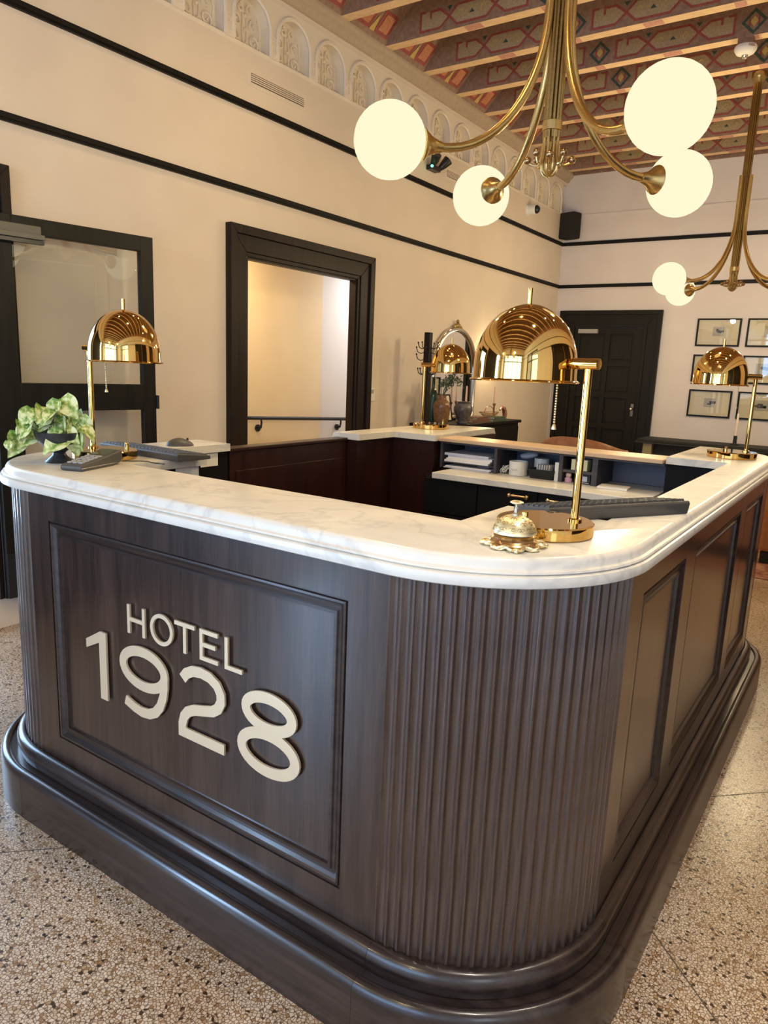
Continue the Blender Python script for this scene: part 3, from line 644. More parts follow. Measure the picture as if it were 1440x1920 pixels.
tail = [(-1.040, .597), (-1.0405, .57), (-1.046, .54), (-1.058, .511), (-1.078, .488), (-1.104, .4755), (-1.134, .4720), (-1.165, .477), (-1.202, .4885)]
letter([(ell(-1.1235, .5955, .0845, .0475), 1), (tail, 0)], w_=.0275)
two = [(-.969, .616), (-.955, .633), (-.932, .645), (-.903, .649), (-.872, .645), (-.847, .632), (-.834, .612), (-.833, .592), (-.843, .573), (-.862, .560), (-.895, .551), (-.928, .543), (-.952, .531), (-.966, .514), (-.9725, .492), (-.9725, .4715), (-.822, .4715)]
letter([(two, 0)], w_=.0275)
letter([(ell(-.6785, .6125, .071, .0375), 1), (ell(-.680, .5135, .0835, .046), 1)], w_=.0275)

# ================================================================== BRASS DESK LAMPS
def lathe_mesh(nm, prof, m_, n=32, sm=35): return MB().lathe(prof, n).mesh(nm, m_, sm)
LM = {}
LM['base'] = lathe_mesh('base', [(.0001, 0), (.098, 0), (.1013, .003), (.1013, .025), (.0985, .028), (.0001, .028)], 'brass', 48)
b = MB().tube([(.061, 0, .027), (.061, 0, .342)], .0085, 16).lathe([(.016, .028), (.016, .032), (.0095, .034)], 16, (.061, 0, 0)); LM['post'] = b.mesh('post', 'brass', 35)
b = MB().tube([(.022, 0, .352), (-.036, 0, .352)], .0115, 18).tube([(-.036, 0, .352), (-.048, 0, .352)], .0065, 12); LM['arm'] = b.mesh('arm', 'brass', 35)
op = [(.1115, .3105), (.1170, .3105), (.1182, .3125), (.1165, .3145), (.1115, .3165), (.1108, .330)]+[(.1105*math.cos(PI/2*i/14), .342+.1315*math.sin(PI/2*i/14)) for i in range(14)]+[(.0001, .4735)]
LM['shade'] = MB().lathe(op, 56, (-.151, 0, 0)).mesh('shade', 'brass', 50)
ip = [(.1114, .3106), (.1085, .3165), (.1080, .330)]+[(.1075*math.cos(PI/2*i/12), .342+.128*math.sin(PI/2*i/12)) for i in range(12)]+[(.0001, .470)]
LM['lining'] = MB().lathe(ip, 40, (-.151, 0, 0)).mesh('shade_lining', 'brass_inner', 50)
LM['finial'] = MB().tube([(-.151, 0, .472), (-.151, 0, .506)], .0052, 12).mesh('finial', 'brass', 35)
LM['bulb'] = MB().sphere((-.151, 0, .375), .026, 14, 8).tube([(-.151, 0, .39), (-.151, 0, .468)], .012, 10).mesh('bulb', 'bulb', 40)
b = MB()
for i in range(16): b.sphere((-.068, 0, .312-.0055*i), .0026, 8, 5)
b.lathe([(.0015, .226), (.003, .224), (.0045, .219), (.0055, .214), (.0001, .2135)], 10, (-.068, 0, 0)); LM['chain'] = b.mesh('pull_chain', 'chain_brass', 50)
LM['knob'] = MB().lathe([(.0065, .027), (.0065, .050), (.0055, .0515), (.0001, .0515)], 16, (-.050, -.048, 0)).mesh('switch_knob', 'brass', 35)
def lamp(x, y, ph, ps, label, tilt=0):
    t = thing('desk_lamp', label, 'lamp', (x, y, ZT), ph, 'polished brass dome desk lamps')
    link('base', LM['base'], t); link('post', LM['post'], t); link('switch_knob', LM['knob'], t)
    a = link('arm', LM['arm'], t, (.061, 0, 0), (0, 0, ps-ph))
    sh = link('shade', LM['shade'], t, (.061, 0, 0), (0, 0, ps-ph))
    for k, nm in (('lining', 'shade_lining'), ('finial', 'finial'), ('bulb', 'light_bulb'), ('chain', 'pull_chain')): link(nm, LM[k], sh)
    return t
lamp(-.182, .314, .549, -.158, 'polished brass dome desk lamp beside the call bell and the nearest keyboard')
lamp(-1.717, .322, 3.171, 3.305, 'polished brass dome desk lamp behind the potted plant and card terminal')
lamp(-1.728, 2.433, 3.124, 3.919, 'polished brass dome desk lamp on the far corner top in front of the arched mirror')
lamp(-.148, 2.371, .598, .539, 'polished brass dome desk lamp in front of the framed prints on the end wall')

# ================================================================== CHANDELIERS
def chandelier(x, y, angs, rhos, label, glow=21):
    t = thing('chandelier', label, 'chandelier', (x, y, 2.13), 0, 'brass globe chandeliers')
    Z = lambda z: z-2.13
    b = MB()
    for k in range(12):
        a = 2*PI*k/12; b.tube([(.027*math.cos(a), .027*math.sin(a), Z(2.26)), (.027*math.cos(a), .027*math.sin(a), Z(3.74))], .0068, 6)
    b.tube([(0, 0, Z(2.26)), (0, 0, Z(3.74))], .022, 10); b.build('stem', 'dull_brass', t, smooth=40)
    MB().lathe([(.0001, Z(3.70)), (.03, Z(3.70)), (.052, Z(3.735)), (.055, Z(3.745)), (.055, Z(3.778)), (.0001, Z(3.778))], 20).build('canopy', 'dull_brass', t, smooth=40)
    MB().lathe([(.034, Z(2.285)), (.0365, Z(2.287)), (.0365, Z(2.318)), (.034, Z(2.32))], 20).build('collar', 'brushed_brass', t, smooth=40)
    b = MB()
    for k in range(8):
        a = 2*PI*k/8; pts = [(.026, 2.29), (.026, 2.20), (.030, 2.172), (.028, 2.15), (.016, 2.135), (.004, 2.131)]
        b.tube([(r*math.cos(a), r*math.sin(a), Z(z)) for r, z in pts], .0062, 6)
    b.build('tapered_rods', 'brushed_brass', t, smooth=40)
    for k in range(8):
        a = 2*PI*(k+.5)/8; hi = 2.20 if k % 2 else 2.185; ro = .070 if k % 2 else .082
        f = MB().tube([(r*math.cos(a), r*math.sin(a), Z(z)) for r, z in ((.030, 2.24), (.033, 2.19), (.045, 2.165), (.060, 2.168), (ro, hi-.008))], .0045, 6).build('finial_rod', 'brushed_brass', t, smooth=40)
        MB().sphere((ro*math.cos(a), ro*math.sin(a), Z(hi)), .0145, 12, 8).build('ball', 'aged_brass', f, smooth=60)
    for a, rho in zip(angs, rhos):
        ca_, sa_ = math.cos(a), math.sin(a)
        end = rho-.192
        pts = [(.048, 3.02), (.047, 2.80)]
        pts += [(.047+(end-.047)*(1-math.cos(q)), 2.70-.52*math.sin(q)) for q in [PI/2*i/16 for i in range(17)]]
        pts = [(r, max(z, 2.18)) for r, z in pts]
        arm = MB().tube([(r*ca_, r*sa_, Z(z)) for r, z in pts], .0155, 12).build('arm', 'brushed_brass', t, smooth=40)
        b = MB()
        for z in (2.62, 2.78, 3.0): b.sphere((.062*ca_, .062*sa_, Z(z)), .0045, 8, 5)
        b.build('screw', 'brass', arm, smooth=60)
        rot = Matrix.Rotation(a, 3, 'Z') @ Matrix.Rotation(PI/2, 3, 'Y')
        cup = MB().lathe([(.0175, -.004), (.019, 0), (.021, .012), (.030, .035), (.046, .058), (.054, .066), (.056, .071), (.050, .074)], 24, (end*ca_, end*sa_, Z(2.18)), 0, rot).build('cup', 'brushed_brass', arm, smooth=40)
        gl = MB().sphere((0, 0, 0), .128, 32, 18).build('globe', 'globe_glass', arm, (rho*ca_, rho*sa_, Z(2.18)), smooth=60)
    for a, rho in zip(angs, rhos):
        l = bpy.data.lights.new('globe_glow', 'POINT'); l.energy = glow; l.color = (1, .80, .46); l.shadow_soft_size = .03
        o = bpy.data.objects.new('globe_glow', l); COL.objects.link(o); o.parent = t; o.location = ((rho+.172)*math.cos(a), (rho+.172)*math.sin(a), Z(2.18))
    return t
chandelier(-.797, 1.633, (4.0265, 2.4703, .9844, 5.6635), (.629, .618, .630, .641), 'large brass chandelier with four glowing globes hanging over the desk')
chandelier(-.801, 5.635, (.912, .912+PI/2, .912+PI, .912+1.5*PI), (.631,)*4, 'farther brass globe chandelier hanging near the end wall', 32)
chandelier(-.80, -2.37, (.912, .912+PI/2, .912+PI, .912+1.5*PI), (.631,)*4, 'brass globe chandelier hanging behind the photographer by the entrance')
# ceiling downlights between the beams, most of them added as unseen warm fill
DL = [(-2.3, .25, 'over the potted plant'), (-.8, .25, 'over the front of the desk'), (.55, -.1, 'over the nearest brass lamp'), (-2.3, 1.9, 'over the staff gate'), (.55, 1.6, 'over the right side of the desk'),
      (.8, 2.7, 'over the far right end of the desk'), (-2.2, 2.7, 'by the corridor doorway'), (-2.2, 4.3, 'over the coat stand'), (-2.2, 5.6, 'over the console cabinet'), (.5, 5.2, 'over the leather sofa'), (-2.2, 6.8, 'by the panelled door'), (-.7, 6.8, 'over the sideboard'), (.8, 6.8, 'by the far right corner')]
for i, (x, y, where) in enumerate(DL):
    kk = round((y-YB0)/PITCHB-.5); yy = YB0+PITCHB*kk+BW+.23
    t = thing('fill_downlight', 'small black ceiling lamp added as fill between the painted beams '+where, 'fill_downlight', (x, yy, 3.97), 0, 'added ceiling downlights')
    MB().lathe([(.05, 0), (.055, .0), (.055, .13), (.05, .13)], 20).build('housing', 'black_plastic', t, smooth=40)
    l = bpy.data.lights.new('fill_spot', 'SPOT'); l.energy = (170 if .5 < x < .6 and y < 2 else 30 if x > .4 and y < 4 else 25 if x < -2 and y < 2.4 else 75 if y < 2.4 else 24); l.color = (1, .90, .76) if .5 < x < .6 and y < 2 else (1, .70, .33) if y < 6 else (1, .86, .68); l.spot_size = math.radians(62 if .5 < x < .6 and y < 2 else 135 if y < 3 else 118); l.spot_blend = .9; l.shadow_soft_size = .045
    o = bpy.data.objects.new('fill_spot', l); COL.objects.link(o); o.parent = t; o.location = (0, 0, -.01)

# ================================================================== THINGS ON THE DESK
# ---- call bell
bell = thing('call_bell', 'ornate brass call bell with pierced scroll foot near the corner', 'bell', (-.178, .150, ZT), .5)
bell.scale = (1.10, 1.10, 1.0)
b = MB(); nb = 8
for k in range(nb):
    a = 2*PI*k/nb; rr = .056 if k % 2 == 0 else .050
    for sg in (-1, 1):
        b.tube([((rr-.012+.011*math.cos(t))*math.cos(a+sg*.14)+.008*sg*math.sin(t)*-math.sin(a), (rr-.012+.011*math.cos(t))*math.sin(a+sg*.14)+.008*sg*math.sin(t)*math.cos(a), .006+.003*math.sin(t)) for t in [i*.55 for i in range(12)]], .0026, 6)
    b.sphere((rr*math.cos(a), rr*math.sin(a), .0045), .0045, 8, 6)
ring = [((.047+.006*math.cos(8*t))*math.cos(t), (.047+.006*math.cos(8*t))*math.sin(t), .0045+.002*math.cos(16*t)) for t in [2*PI*i/64 for i in range(65)]]
b.tube(ring, .0034, 6, caps=False); b.build('scroll_foot', 'chain_brass', bell, smooth=60)
MB().lathe([(.042, .004), (.043, .008), (.040, .012), (.036, .014), (.034, .018), (.036, .021), (.033, .024), (.0001, .024)], 32).build('plate', 'aged_brass', bell, smooth=40)
MB().box(-.008, -.008, .020, .008, .008, .034).build('striker', 'silver', bell)
dm = MB().lathe([(.0365, .0275), (.0385, .0275), (.0388, .031), (.0372, .035), (.035, .041), (.031, .048), (.025, .0545), (.017, .059), (.008, .0612), (.0001, .0615)], 40).build('dome', 'chain_brass', bell, smooth=40)
b = MB()
def dp_(a, h):
    r_ = .0375*math.sqrt(max(0, 1-((h-.031)/.0315)**2))+.0003; return (r_*math.cos(a), r_*math.sin(a), h)
for hh, cnt, sz in ((.039, 14, .15), (.049, 11, .17), (.056, 7, .22)):
    for k in range(cnt):
        a0 = 2*PI*k/cnt
        for sg in (-1, 1): b.tube([dp_(a0+sg*sz*(.45+.75*math.cos(t)*(1-t/8)), hh+.0042*math.sin(t)*(1-t/9)) for t in [i*.6 for i in range(11)]], .00045, 4)
b.tube([dp_(t, .0335) for t in [2*PI*i/40 for i in range(41)]], .0006, 4, caps=False)
b.build('engraving', 'dull_brass', dm, smooth=60)
pl_ = MB().lathe([(.006, .060), (.006, .064), (.0035, .066), (.0035, .076), (.002, .077), (.002, .083)], 12).build('stem', 'silver', bell, smooth=40)
MB().lathe([(.0001, .082), (.007, .083), (.0115, .0855), (.0115, .087), (.008, .089), (.0001, .090)], 20).build('button', 'chain_brass', pl_, smooth=40)

# ---- keyboards
def keyboard(x, y, rz, label, hb, hf):
    t = thing('keyboard', label, 'keyboard', (x, y, ZT), rz, 'black computer keyboards')
    Lk, Wk = .43, .135
    zt = lambda yy: hf+(hb-hf)*((Wk/2-yy)/Wk)   # back edge at -y
    b = MB(); pr = [(-Wk/2, .0), (-Wk/2+.004, -.001), (Wk/2, 0), (Wk/2, hf), (-Wk/2, hb), (-Wk/2-.004, hb-.006)]
    n = len(pr); b.add([(-Lk/2, yy, max(0, z)) for yy, z in pr]+[(Lk/2, yy, max(0, z)) for yy, z in pr], [(i, i+n, (i+1) % n+n, (i+1) % n) for i in range(n)]+[tuple(range(n)), tuple(range(2*n-1, n-1, -1))])
    b.build('body', 'kb_body', t, bevel=.002)
    k = MB(); rows_ = 6
    for r in range(rows_):
        y0 = -Wk/2+.008+r*.0205; xs = []; x0 = -Lk/2+.008
        while x0 < Lk/2-.012:
            w2 = .0172 if not (r == rows_-1 and abs(x0+.07) < .012) else .105
            xs.append((x0, min(x0+w2, Lk/2-.008))); x0 += w2+.0022
        for a_, c_ in xs:
            z0 = zt(y0+.018); z1 = zt(y0)
            k.add([(a_, y0, z1), (c_, y0, z1), (c_, y0+.018, z0), (a_, y0+.018, z0), (a_+.002, y0+.002, z1+.005), (c_-.002, y0+.002, z1+.005), (c_-.002, y0+.016, z0+.005), (a_+.002, y0+.016, z0+.005)],
                  [(4,5,6,7),(0,1,5,4),(1,2,6,5),(2,3,7,6),(3,0,4,7)])
    o = k.build('keycaps', 'key_plastic', t); o['kind'] = 'stuff'
    MB().tube([(-.11, -Wk/2+.003, hb-.002), (.10, -Wk/2+.003, hb-.002)], .0008, 4).build('edge_line', 'grey_plastic', t)
    return t
keyboard(-.1075-.0577+.004, .5975+.035, math.radians(58.8), 'dark keyboard standing askew behind the nearest brass lamp', .033, .014)
keyboard(-1.70, .505, math.radians(-1.5), 'black keyboard behind the lamp by the potted plant', .026, .012)
ms = thing('computer_mouse', 'dark computer mouse on the narrow marble beside the keyboard', 'mouse', (-1.845, .74, ZT), 1.0)
b = MB().sphere((0, 0, 0), .05, 20, 12, sc=(1.05, .62, .62)); b.v = [(x, y, max(0, z)*(1 if x < 0 else 1-.25*x/.05)) for x, y, z in b.v]; b.build('shell', 'kb_body', ms, smooth=60)
MB().lathe([(.004, -.003), (.005, 0), (.004, .003)], 12, (.028, 0, .026), 0, Matrix.Rotation(PI/2, 3, 'X')).build('wheel', 'black_plastic', ms)
# ---- card terminal
ct = thing('card_terminal', 'dark grey card payment terminal lying beside the potted plant', 'card terminal', (-1.560, .170, ZT), math.radians(110))
pr = [(-.10, .004), (-.094, .0), (.05, 0), (.09, .006), (.10, .022), (.10, .041), (.093, .045), (.02, .033), (-.094, .019), (-.10, .014)]
n = len(pr); b = MB(); b.add([(x, -.036, z) for x, z in pr]+[(x, .036, z) for x, z in pr], [(i, (i+1) % n, (i+1) % n+n, i+n) for i in range(n)]+[tuple(range(n-1, -1, -1)), tuple(range(n, 2*n))]); b.build('body', 'kb_body', ct, bevel=.004)
zz_ = lambda x: .019+(x+.094)*(.014/.114) if x < .02 else .033+(x-.02)*(.012/.073)
b = MB().quad((.028, -.028, zz_(.028)+.0008), (.086, -.028, zz_(.086)+.0008), (.086, .028, zz_(.086)+.0008), (.028, .028, zz_(.028)+.0008)); b.build('screen', 'green_glass', ct)
k = MB()
for r in range(5):
    for c_ in range(3):
        x0 = -.082+r*.020; y0 = -.026+c_*.0185; z0 = zz_(x0+.007)-.001; k.box(x0, y0, z0, x0+.0145, y0+.0145, z0+.0045)
ks = k.build('keypad', 'grey_plastic', ct, bevel=.0015); ks['kind'] = 'stuff'
MB().box(-.098, -.0365, .008, .098, .0365, .0095).build('seam_line', 'silver', ct)
tag(MB().tube([(0, 0, .003), (.03, .045, .0025), (.055, .06, .0025), (.085, .05, .0025), (.12, .055, .0025), (.135, .06, .0025)], .0016, 6).build('cable', 'black_plastic', loc=(-1.60, .300, ZT), smooth=60), 'thin black cable lying behind the card terminal', 'cable')

# ---- potted plant
PC = Vector((-1.715, .160, ZT))
pot = thing('potted_plant', 'variegated trailing plant in a black footed bowl on the marble', 'plant', PC)
MB().lathe([(.0001, 0), (.036, 0), (.037, .003), (.030, .010), (.018, .022), (.0155, .029), (.020, .035), (.038, .048), (.052, .065), (.059, .082), (.061, .094), (.059, .095), (.056, .085), (.0001, .084)], 36).xf(Matrix.Diagonal(Vector((1.16, 1.16, 1.0, 1)))).build('bowl', 'pot_black', pot, smooth=50)
MB().lathe([(.0001, .088), (.055, .088)], 20).build('soil', 'soil', pot)
def leaf_mesh():
    # pointed heart-shaped leaf, folded along the rib and drooping to its tip
    b = MB(); nL = 9; rib = []; lft = []; rgt = []
    for i in range(nL):
        t = i/(nL-1); x = -.026+.064*t; w_ = .0265*math.sin(PI*min(1, t*1.02+.02)**.72)**.8 if t < 1 else 0
        z = -9.0*max(0, x)**2-3*x*x
        rib.append((x, 0, z)); lft.append((x-(.006 if i == 1 else 0), w_, z+.42*w_+.0016*math.sin(9*t))); rgt.append((x-(.006 if i == 1 else 0), -w_, z+.42*w_-.0016*math.sin(8*t)))
    vs = rib+lft+rgt; fs = []
    for i in range(nL-1): fs += [(i, i+1, nL+i+1, nL+i), (i, 2*nL+i, 2*nL+i+1, i+1)]
    b.add(vs, fs); b.add([(x, y, z-.0008) for x, y, z in vs], [f[::-1] for f in fs])
    return b.mesh('leaf', 'leaf_variegated', 60)
leaf_me = leaf_mesh()
vd = Vector((PC.x-CAM.x, PC.y-CAM.y, 0)).normalized(); rv = Vector((-vd.y, vd.x, 0)) * -1
leaves = [(595,145,1.25),(480,165,1.0),(430,235,.9),(350,210,1.0),(500,245,1.15),(225,250,1.0),(235,330,1.15),(290,240,.8),(340,320,1.2),(150,370,.95),(185,400,.9),(220,485,1.15),(110,480,1.0),(100,600,1.15),(45,568,.5),(470,435,1.0),(478,510,1.3),(620,310,1.1),(690,285,1.1),(740,330,1.1),(765,410,1.0),(600,430,1.0),(635,490,1.25),(690,470,1.0),(540,330,1.0),(420,330,.95),(385,270,.9),(560,250,.9)]
st = MB()
for i, (cx, cy, sc_) in enumerate(leaves):
    px, py = cx/5.143+20, cy/5.143+730
    r_ = (px-117)/640; u_ = (868-py)/640*1.02; dpt = random.uniform(-.05, .02) if cy < 400 else random.uniform(-.06, -.03)
    if cx < 240: dpt = random.uniform(-.02, .01)
    p = rv*r_+Vector((0, 0, max(u_, .056)))+vd*dpt
    o = link('leaf', leaf_me, pot, p)
    nrm = (-vd*.9+Vector((random.uniform(-.7, .7), random.uniform(-.7, .7), random.uniform(.1, 1.0)))).normalized()
    dirv = (Vector((0, 0, -.7))+rv*(1 if r_ > 0 else -1)*random.uniform(.1, .8)); dirv = (dirv-nrm*dirv.dot(nrm)).normalized(); sd_ = nrm.cross(dirv)
    o.rotation_euler = Matrix((dirv, sd_, nrm)).transposed().to_euler(); o.scale = (sc_, sc_, sc_)
    root = Vector((r_*.25, 0, .088)); root = rv*max(-.04, min(.04, r_*.4))+Vector((0, 0, .086)); mid_ = (root+p)/2+Vector((0, 0, .035))
    st.tube([root, mid_, p-dirv*.012*sc_], .0013, 5)
o = st.build('stems', 'eucalyptus', pot, smooth=60)
# ---- notices stuck below the marble edge
tag(MB().box(-.0006, -.08, -.026, .0006, .08, .026).build('paper_notice', 'paper_warm', loc=(-1.7985, .81, 1.008)), 'warm white paper notice stuck below the narrow marble edge', 'paper')
tag(MB().box(-.0006, -.05, -.018, .0006, .05, .018).build('paper_notice', 'paper', loc=(-1.5535, .525, 1.016)), 'white paper notice stuck below the keyboard corner', 'paper')

# ================================================================== PIGEONHOLE CONTENTS
SZ = .9018
def stack(x, y, z, items, w_, d_, label):
    t = thing('paper_stack', label, 'papers', (x, y, z)); zc_ = 0
    for i, (h, m_) in enumerate(items):
        j = .008*((i*7) % 3-1); MB().box(-w_/2+j, -d_/2+j*.5, zc_, w_/2+j, d_/2+j*.5, zc_+h).build('sheet_bundle', m_, t); zc_ += h+.0004
stack(-1.325, 2.24, .9335, [(.010, 'paper'), (.008, 'paper_warm'), (.014, 'paper'), (.012, 'paper_blue')], .25, .21, 'stack of white and bluish folders on the pigeonhole shelf')
stack(-1.32, 2.24, SZ, [(.005, 'paper_blue'), (.006, 'paper')], .26, .22, 'thin grey folder lying under the pigeonhole shelf')
tag(MB().box(-.034, -.002, 0, .034, .002, .016).build('pink_card', 'pink_paper', loc=(-1.262, 2.19, SZ+.0125)), 'small pink card on the grey folder', 'card')
cup = thing('candle_jar', 'pale ceramic candle jar with script writing in the pigeonhole', 'jar', (-1.060, 2.165, SZ))
MB().lathe([(.0001, 0), (.041, 0), (.044, .003), (.045, .068), (.043, .070), (.041, .066), (.040, .050), (.0001, .050)], 28).build('jar', 'cup_white', cup, smooth=40)
MB().tube([(-.018+.0035*i, -.0452, .030+.006*math.sin(i*1.7)) for i in range(11)], .0008, 4).build('script_mark', 'grey_plastic', cup)
tag(MB().lathe([(.0001, 0), (.034, 0), (.036, .003), (.036, .085), (.0001, .087)], 24).build('white_canister', 'white_plastic', loc=(-.975, 2.25, SZ), smooth=40), 'white canister standing behind the candle jar', 'canister')
b = MB().sphere((0, 0, .02), .045, 14, 9, sc=(1.0, .6, .40)); b.v = [(x+.008*math.sin(40*y), y+.008*math.sin(37*z), max(0, z+.006*math.sin(50*x))) for x, y, z in b.v]
tag(b.build('tissue_bag', 'paper_blue', loc=(-1.045, 2.25, SZ+.074), smooth=60), 'crumpled pale plastic bag lying above the candle jar', 'bag')
del_ = None
bk = thing('card_basket', 'black basket of cards in the pigeonhole', 'basket', (-.925, 2.165, SZ))
b = MB(); q0 = [(-.055, -.035), (.055, -.035), (.055, .035), (-.055, .035)]; q1 = [(-.066, -.042), (.066, -.042), (.066, .042), (-.066, .042)]
b.add([(x, y, 0) for x, y in q0]+[(x, y, .045) for x, y in q1]+[(x*.94, y*.92, .045) for x, y in q1]+[(x*.93, y*.9, .004) for x, y in q0],
      [(3,2,1,0)]+[(i, (i+1) % 4, (i+1) % 4+4, i+4) for i in range(4)]+[(4+i, 4+(i+1) % 4, 8+(i+1) % 4, 8+i) for i in range(4)]+[(8+i, 8+(i+1) % 4, 12+(i+1) % 4, 12+i) for i in range(4)]+[(12, 13, 14, 15)])
b.build('tray', 'black_matte', bk)
for i in range(6): tag(MB().box(-.0012, -.028, 0, .0012, .028, .062).build('white_card', 'paper' if i < 4 else 'paper_warm', loc=(-.955+.012*i, 2.165, SZ+.006), rot=(0, .08, 0)), ('white card standing in the black basket, %s from the candle jar' % ('nearest', 'second', 'third', 'fourth', 'fifth', 'farthest')[i]), 'card', 'cards in the black basket')
tag(MB().box(-.012, -.04, 0, .012, .04, .088).build('white_box', 'white_plastic', loc=(-.851, 2.175, SZ), bevel=.002), 'narrow white box standing at the end of the pigeonhole', 'box')
cords = MB()
for k in range(5): cords.tube([(.02*math.sin(k*2+t), .012*math.cos(k*3+t*1.3), .004+.042*abs(math.sin(t*.9+k))*(1-.1*k)) for t in [i*.5 for i in range(9)]], .0018, 5)
tag(cords.build('cable_tangle', 'white_plastic', loc=(-1.128, 2.16, SZ), smooth=60), 'tangle of white cable beside the pigeonhole divider', 'cable')
tag(MB().box(-.038, -.03, 0, .038, .03, .050).build('note_block', 'note_yellow', loc=(-.748, 2.17, .9625), bevel=.001), 'pale yellow note block in the small upper compartment', 'note block')
pb = thing('pink_bottle', 'small pink hand lotion bottle in the lower compartment', 'bottle', (-.797, 2.15, SZ))
MB().lathe([(.0001, 0), (.016, 0), (.017, .003), (.017, .018), (.012, .022), (.010, .024)], 18).build('body', 'pink_paper', pb, smooth=40); MB().lathe([(.010, .0245), (.012, .026), (.014, .034), (.011, .042), (.0001, .044)], 18).build('cap', 'candle_pink', pb, smooth=40)
bx_ = thing('black_box', 'black printed carton in the lower compartment', 'carton', (-.715, 2.16, SZ))
MB().box(-.024, -.02, 0, .024, .02, .046).build('carton', 'black_plastic', bx_, bevel=.001); MB().box(-.012, -.0206, .012, .010, -.0202, .036).build('printed_figure', 'paper_blue', bx_); MB().box(-.018, -.0206, .005, .018, -.0202, .007).build('printed_line', 'paper', bx_)
tag(MB().box(-.065, -.05, 0, .065, .05, .010).build('note_pad', 'paper_warm', loc=(-.575, 2.13, SZ), rot=(0, 0, .1), bevel=.001), 'cream note pad lying on the open marble work shelf', 'note pad')

# ================================================================== WALL FITTINGS
def vent(y0, y1, label):
    t = thing('air_vent', label, 'vent', (WX, (y0+y1)/2, 3.15), 0, 'wall air vents'); h = (y1-y0)/2
    MB().box(-.004, -h-.03, -.050, .003, h+.03, .050).build('frame', 'wall_paint', t, bevel=.002)
    for i in range(5): MB().box(.001, -h, -.026+i*.0118, .0042, h, -.0205+i*.0118).build('slot', 'slot_dark', t)
    for i in range(4): MB().box(.001, -h, -.0205+i*.0118, .0075, h, -.0142+i*.0118).build('slat', 'wall_paint', t)
vent(2.483, 2.990, 'long air vent grille on the side wall below the frieze, nearest the camera'); vent(4.976, 5.47, 'air vent grille on the side wall beyond the near chandelier globe')
ed = thing('emergency_light', 'black twin head emergency light with green indicator above the picture rail', 'emergency light', (WX, 4.70, 3.10))
MB().box(-.004, -.08, 0, .06, .07, .04).build('housing', 'black_plastic', ed, bevel=.004); MB().sphere((.062, -.085, .02), .012, 10, 6).build('indicator', 'led_green', ed)
for y, a in ((-.03, .35), (.09, -.5)): MB().tube([(.03, y, .035), (.06, y+.04*math.sin(-a), .07), (.09, y+.10*math.sin(-a), .115)], [.02, .035, .045], 12).build('lamp_head', 'black_plastic', ed, smooth=40)
dc = thing('security_camera', 'white security camera with black dome on the side wall', 'camera', (WX, 6.80, 3.175))
MB().lathe([(.0001, 0), (.062, 0), (.062, .012), (.055, .014), (.055, .095), (.050, .10)], 24, (0, 0, 0), 0, Matrix.Rotation(PI/2, 3, 'Y')).build('body', 'white_plastic', dc, smooth=40); MB().sphere((.098, 0, 0), .046, 18, 10).build('dome', 'black_plastic', dc, smooth=60)
sp_ = thing('loudspeaker', 'black loudspeaker box high in the room corner', 'speaker', (-3.085, 7.80, 3.02), math.radians(-18))
MB().box(-.105, -.08, 0, .105, .075, .30).build('cabinet', 'black_matte', sp_, bevel=.015); MB().box(-.092, -.086, .012, .092, -.078, .288).build('grille', 'black_plastic', sp_, bevel=.004); MB().box(-.02, .06, .12, .02, .115, .17).build('bracket', 'black_plastic', sp_)
th_ = thing('thermostat', 'small white thermostat beside the corridor doorway', 'thermostat', (WX, 3.905, 1.165))
MB().box(-.002, -.045, -.055, .018, .045, .055).build('case', 'white_plastic', th_, bevel=.004); MB().box(.018, -.02, .01, .0188, .02, .042).build('screen', 'grey_plastic', th_)
sd = thing('smoke_alarm', 'white round fire alarm strobe hanging from a ceiling beam', 'smoke alarm', (-.80, 4.975, 3.78))
MB().box(-.05, -.045, -.045, .05, .045, 0).build('mount_box', 'beam_face', sd)
MB().lathe([(.0001, -.105), (.035, -.104), (.060, -.092), (.074, -.072), (.076, -.055), (.070, -.045), (.0001, -.045)], 28).build('body', 'white_plastic', sd, smooth=40)
MB().lathe([(.0001, -.130), (.012, -.128), (.020, -.120), (.022, -.104)], 16).build('strobe', 'silver', sd, smooth=40)
fc = bpy.data.curves.new('fire_text', 'FONT'); fc.body = 'FIRE'; fc.size = .026; fc.align_x = 'CENTER'; fc.extrude = .0008
tmp = bpy.data.objects.new('fire_text', fc); COL.objects.link(tmp); bpy.context.view_layer.update()
me = bpy.data.meshes.new_from_object(tmp.evaluated_get(bpy.context.evaluated_depsgraph_get())); bpy.data.objects.remove(tmp)
me.materials.clear(); me.materials.append(MATS['beam_red']); link('lettering', me, sd, (.050, -.060, -.072), (math.radians(80), 0, math.radians(40)))

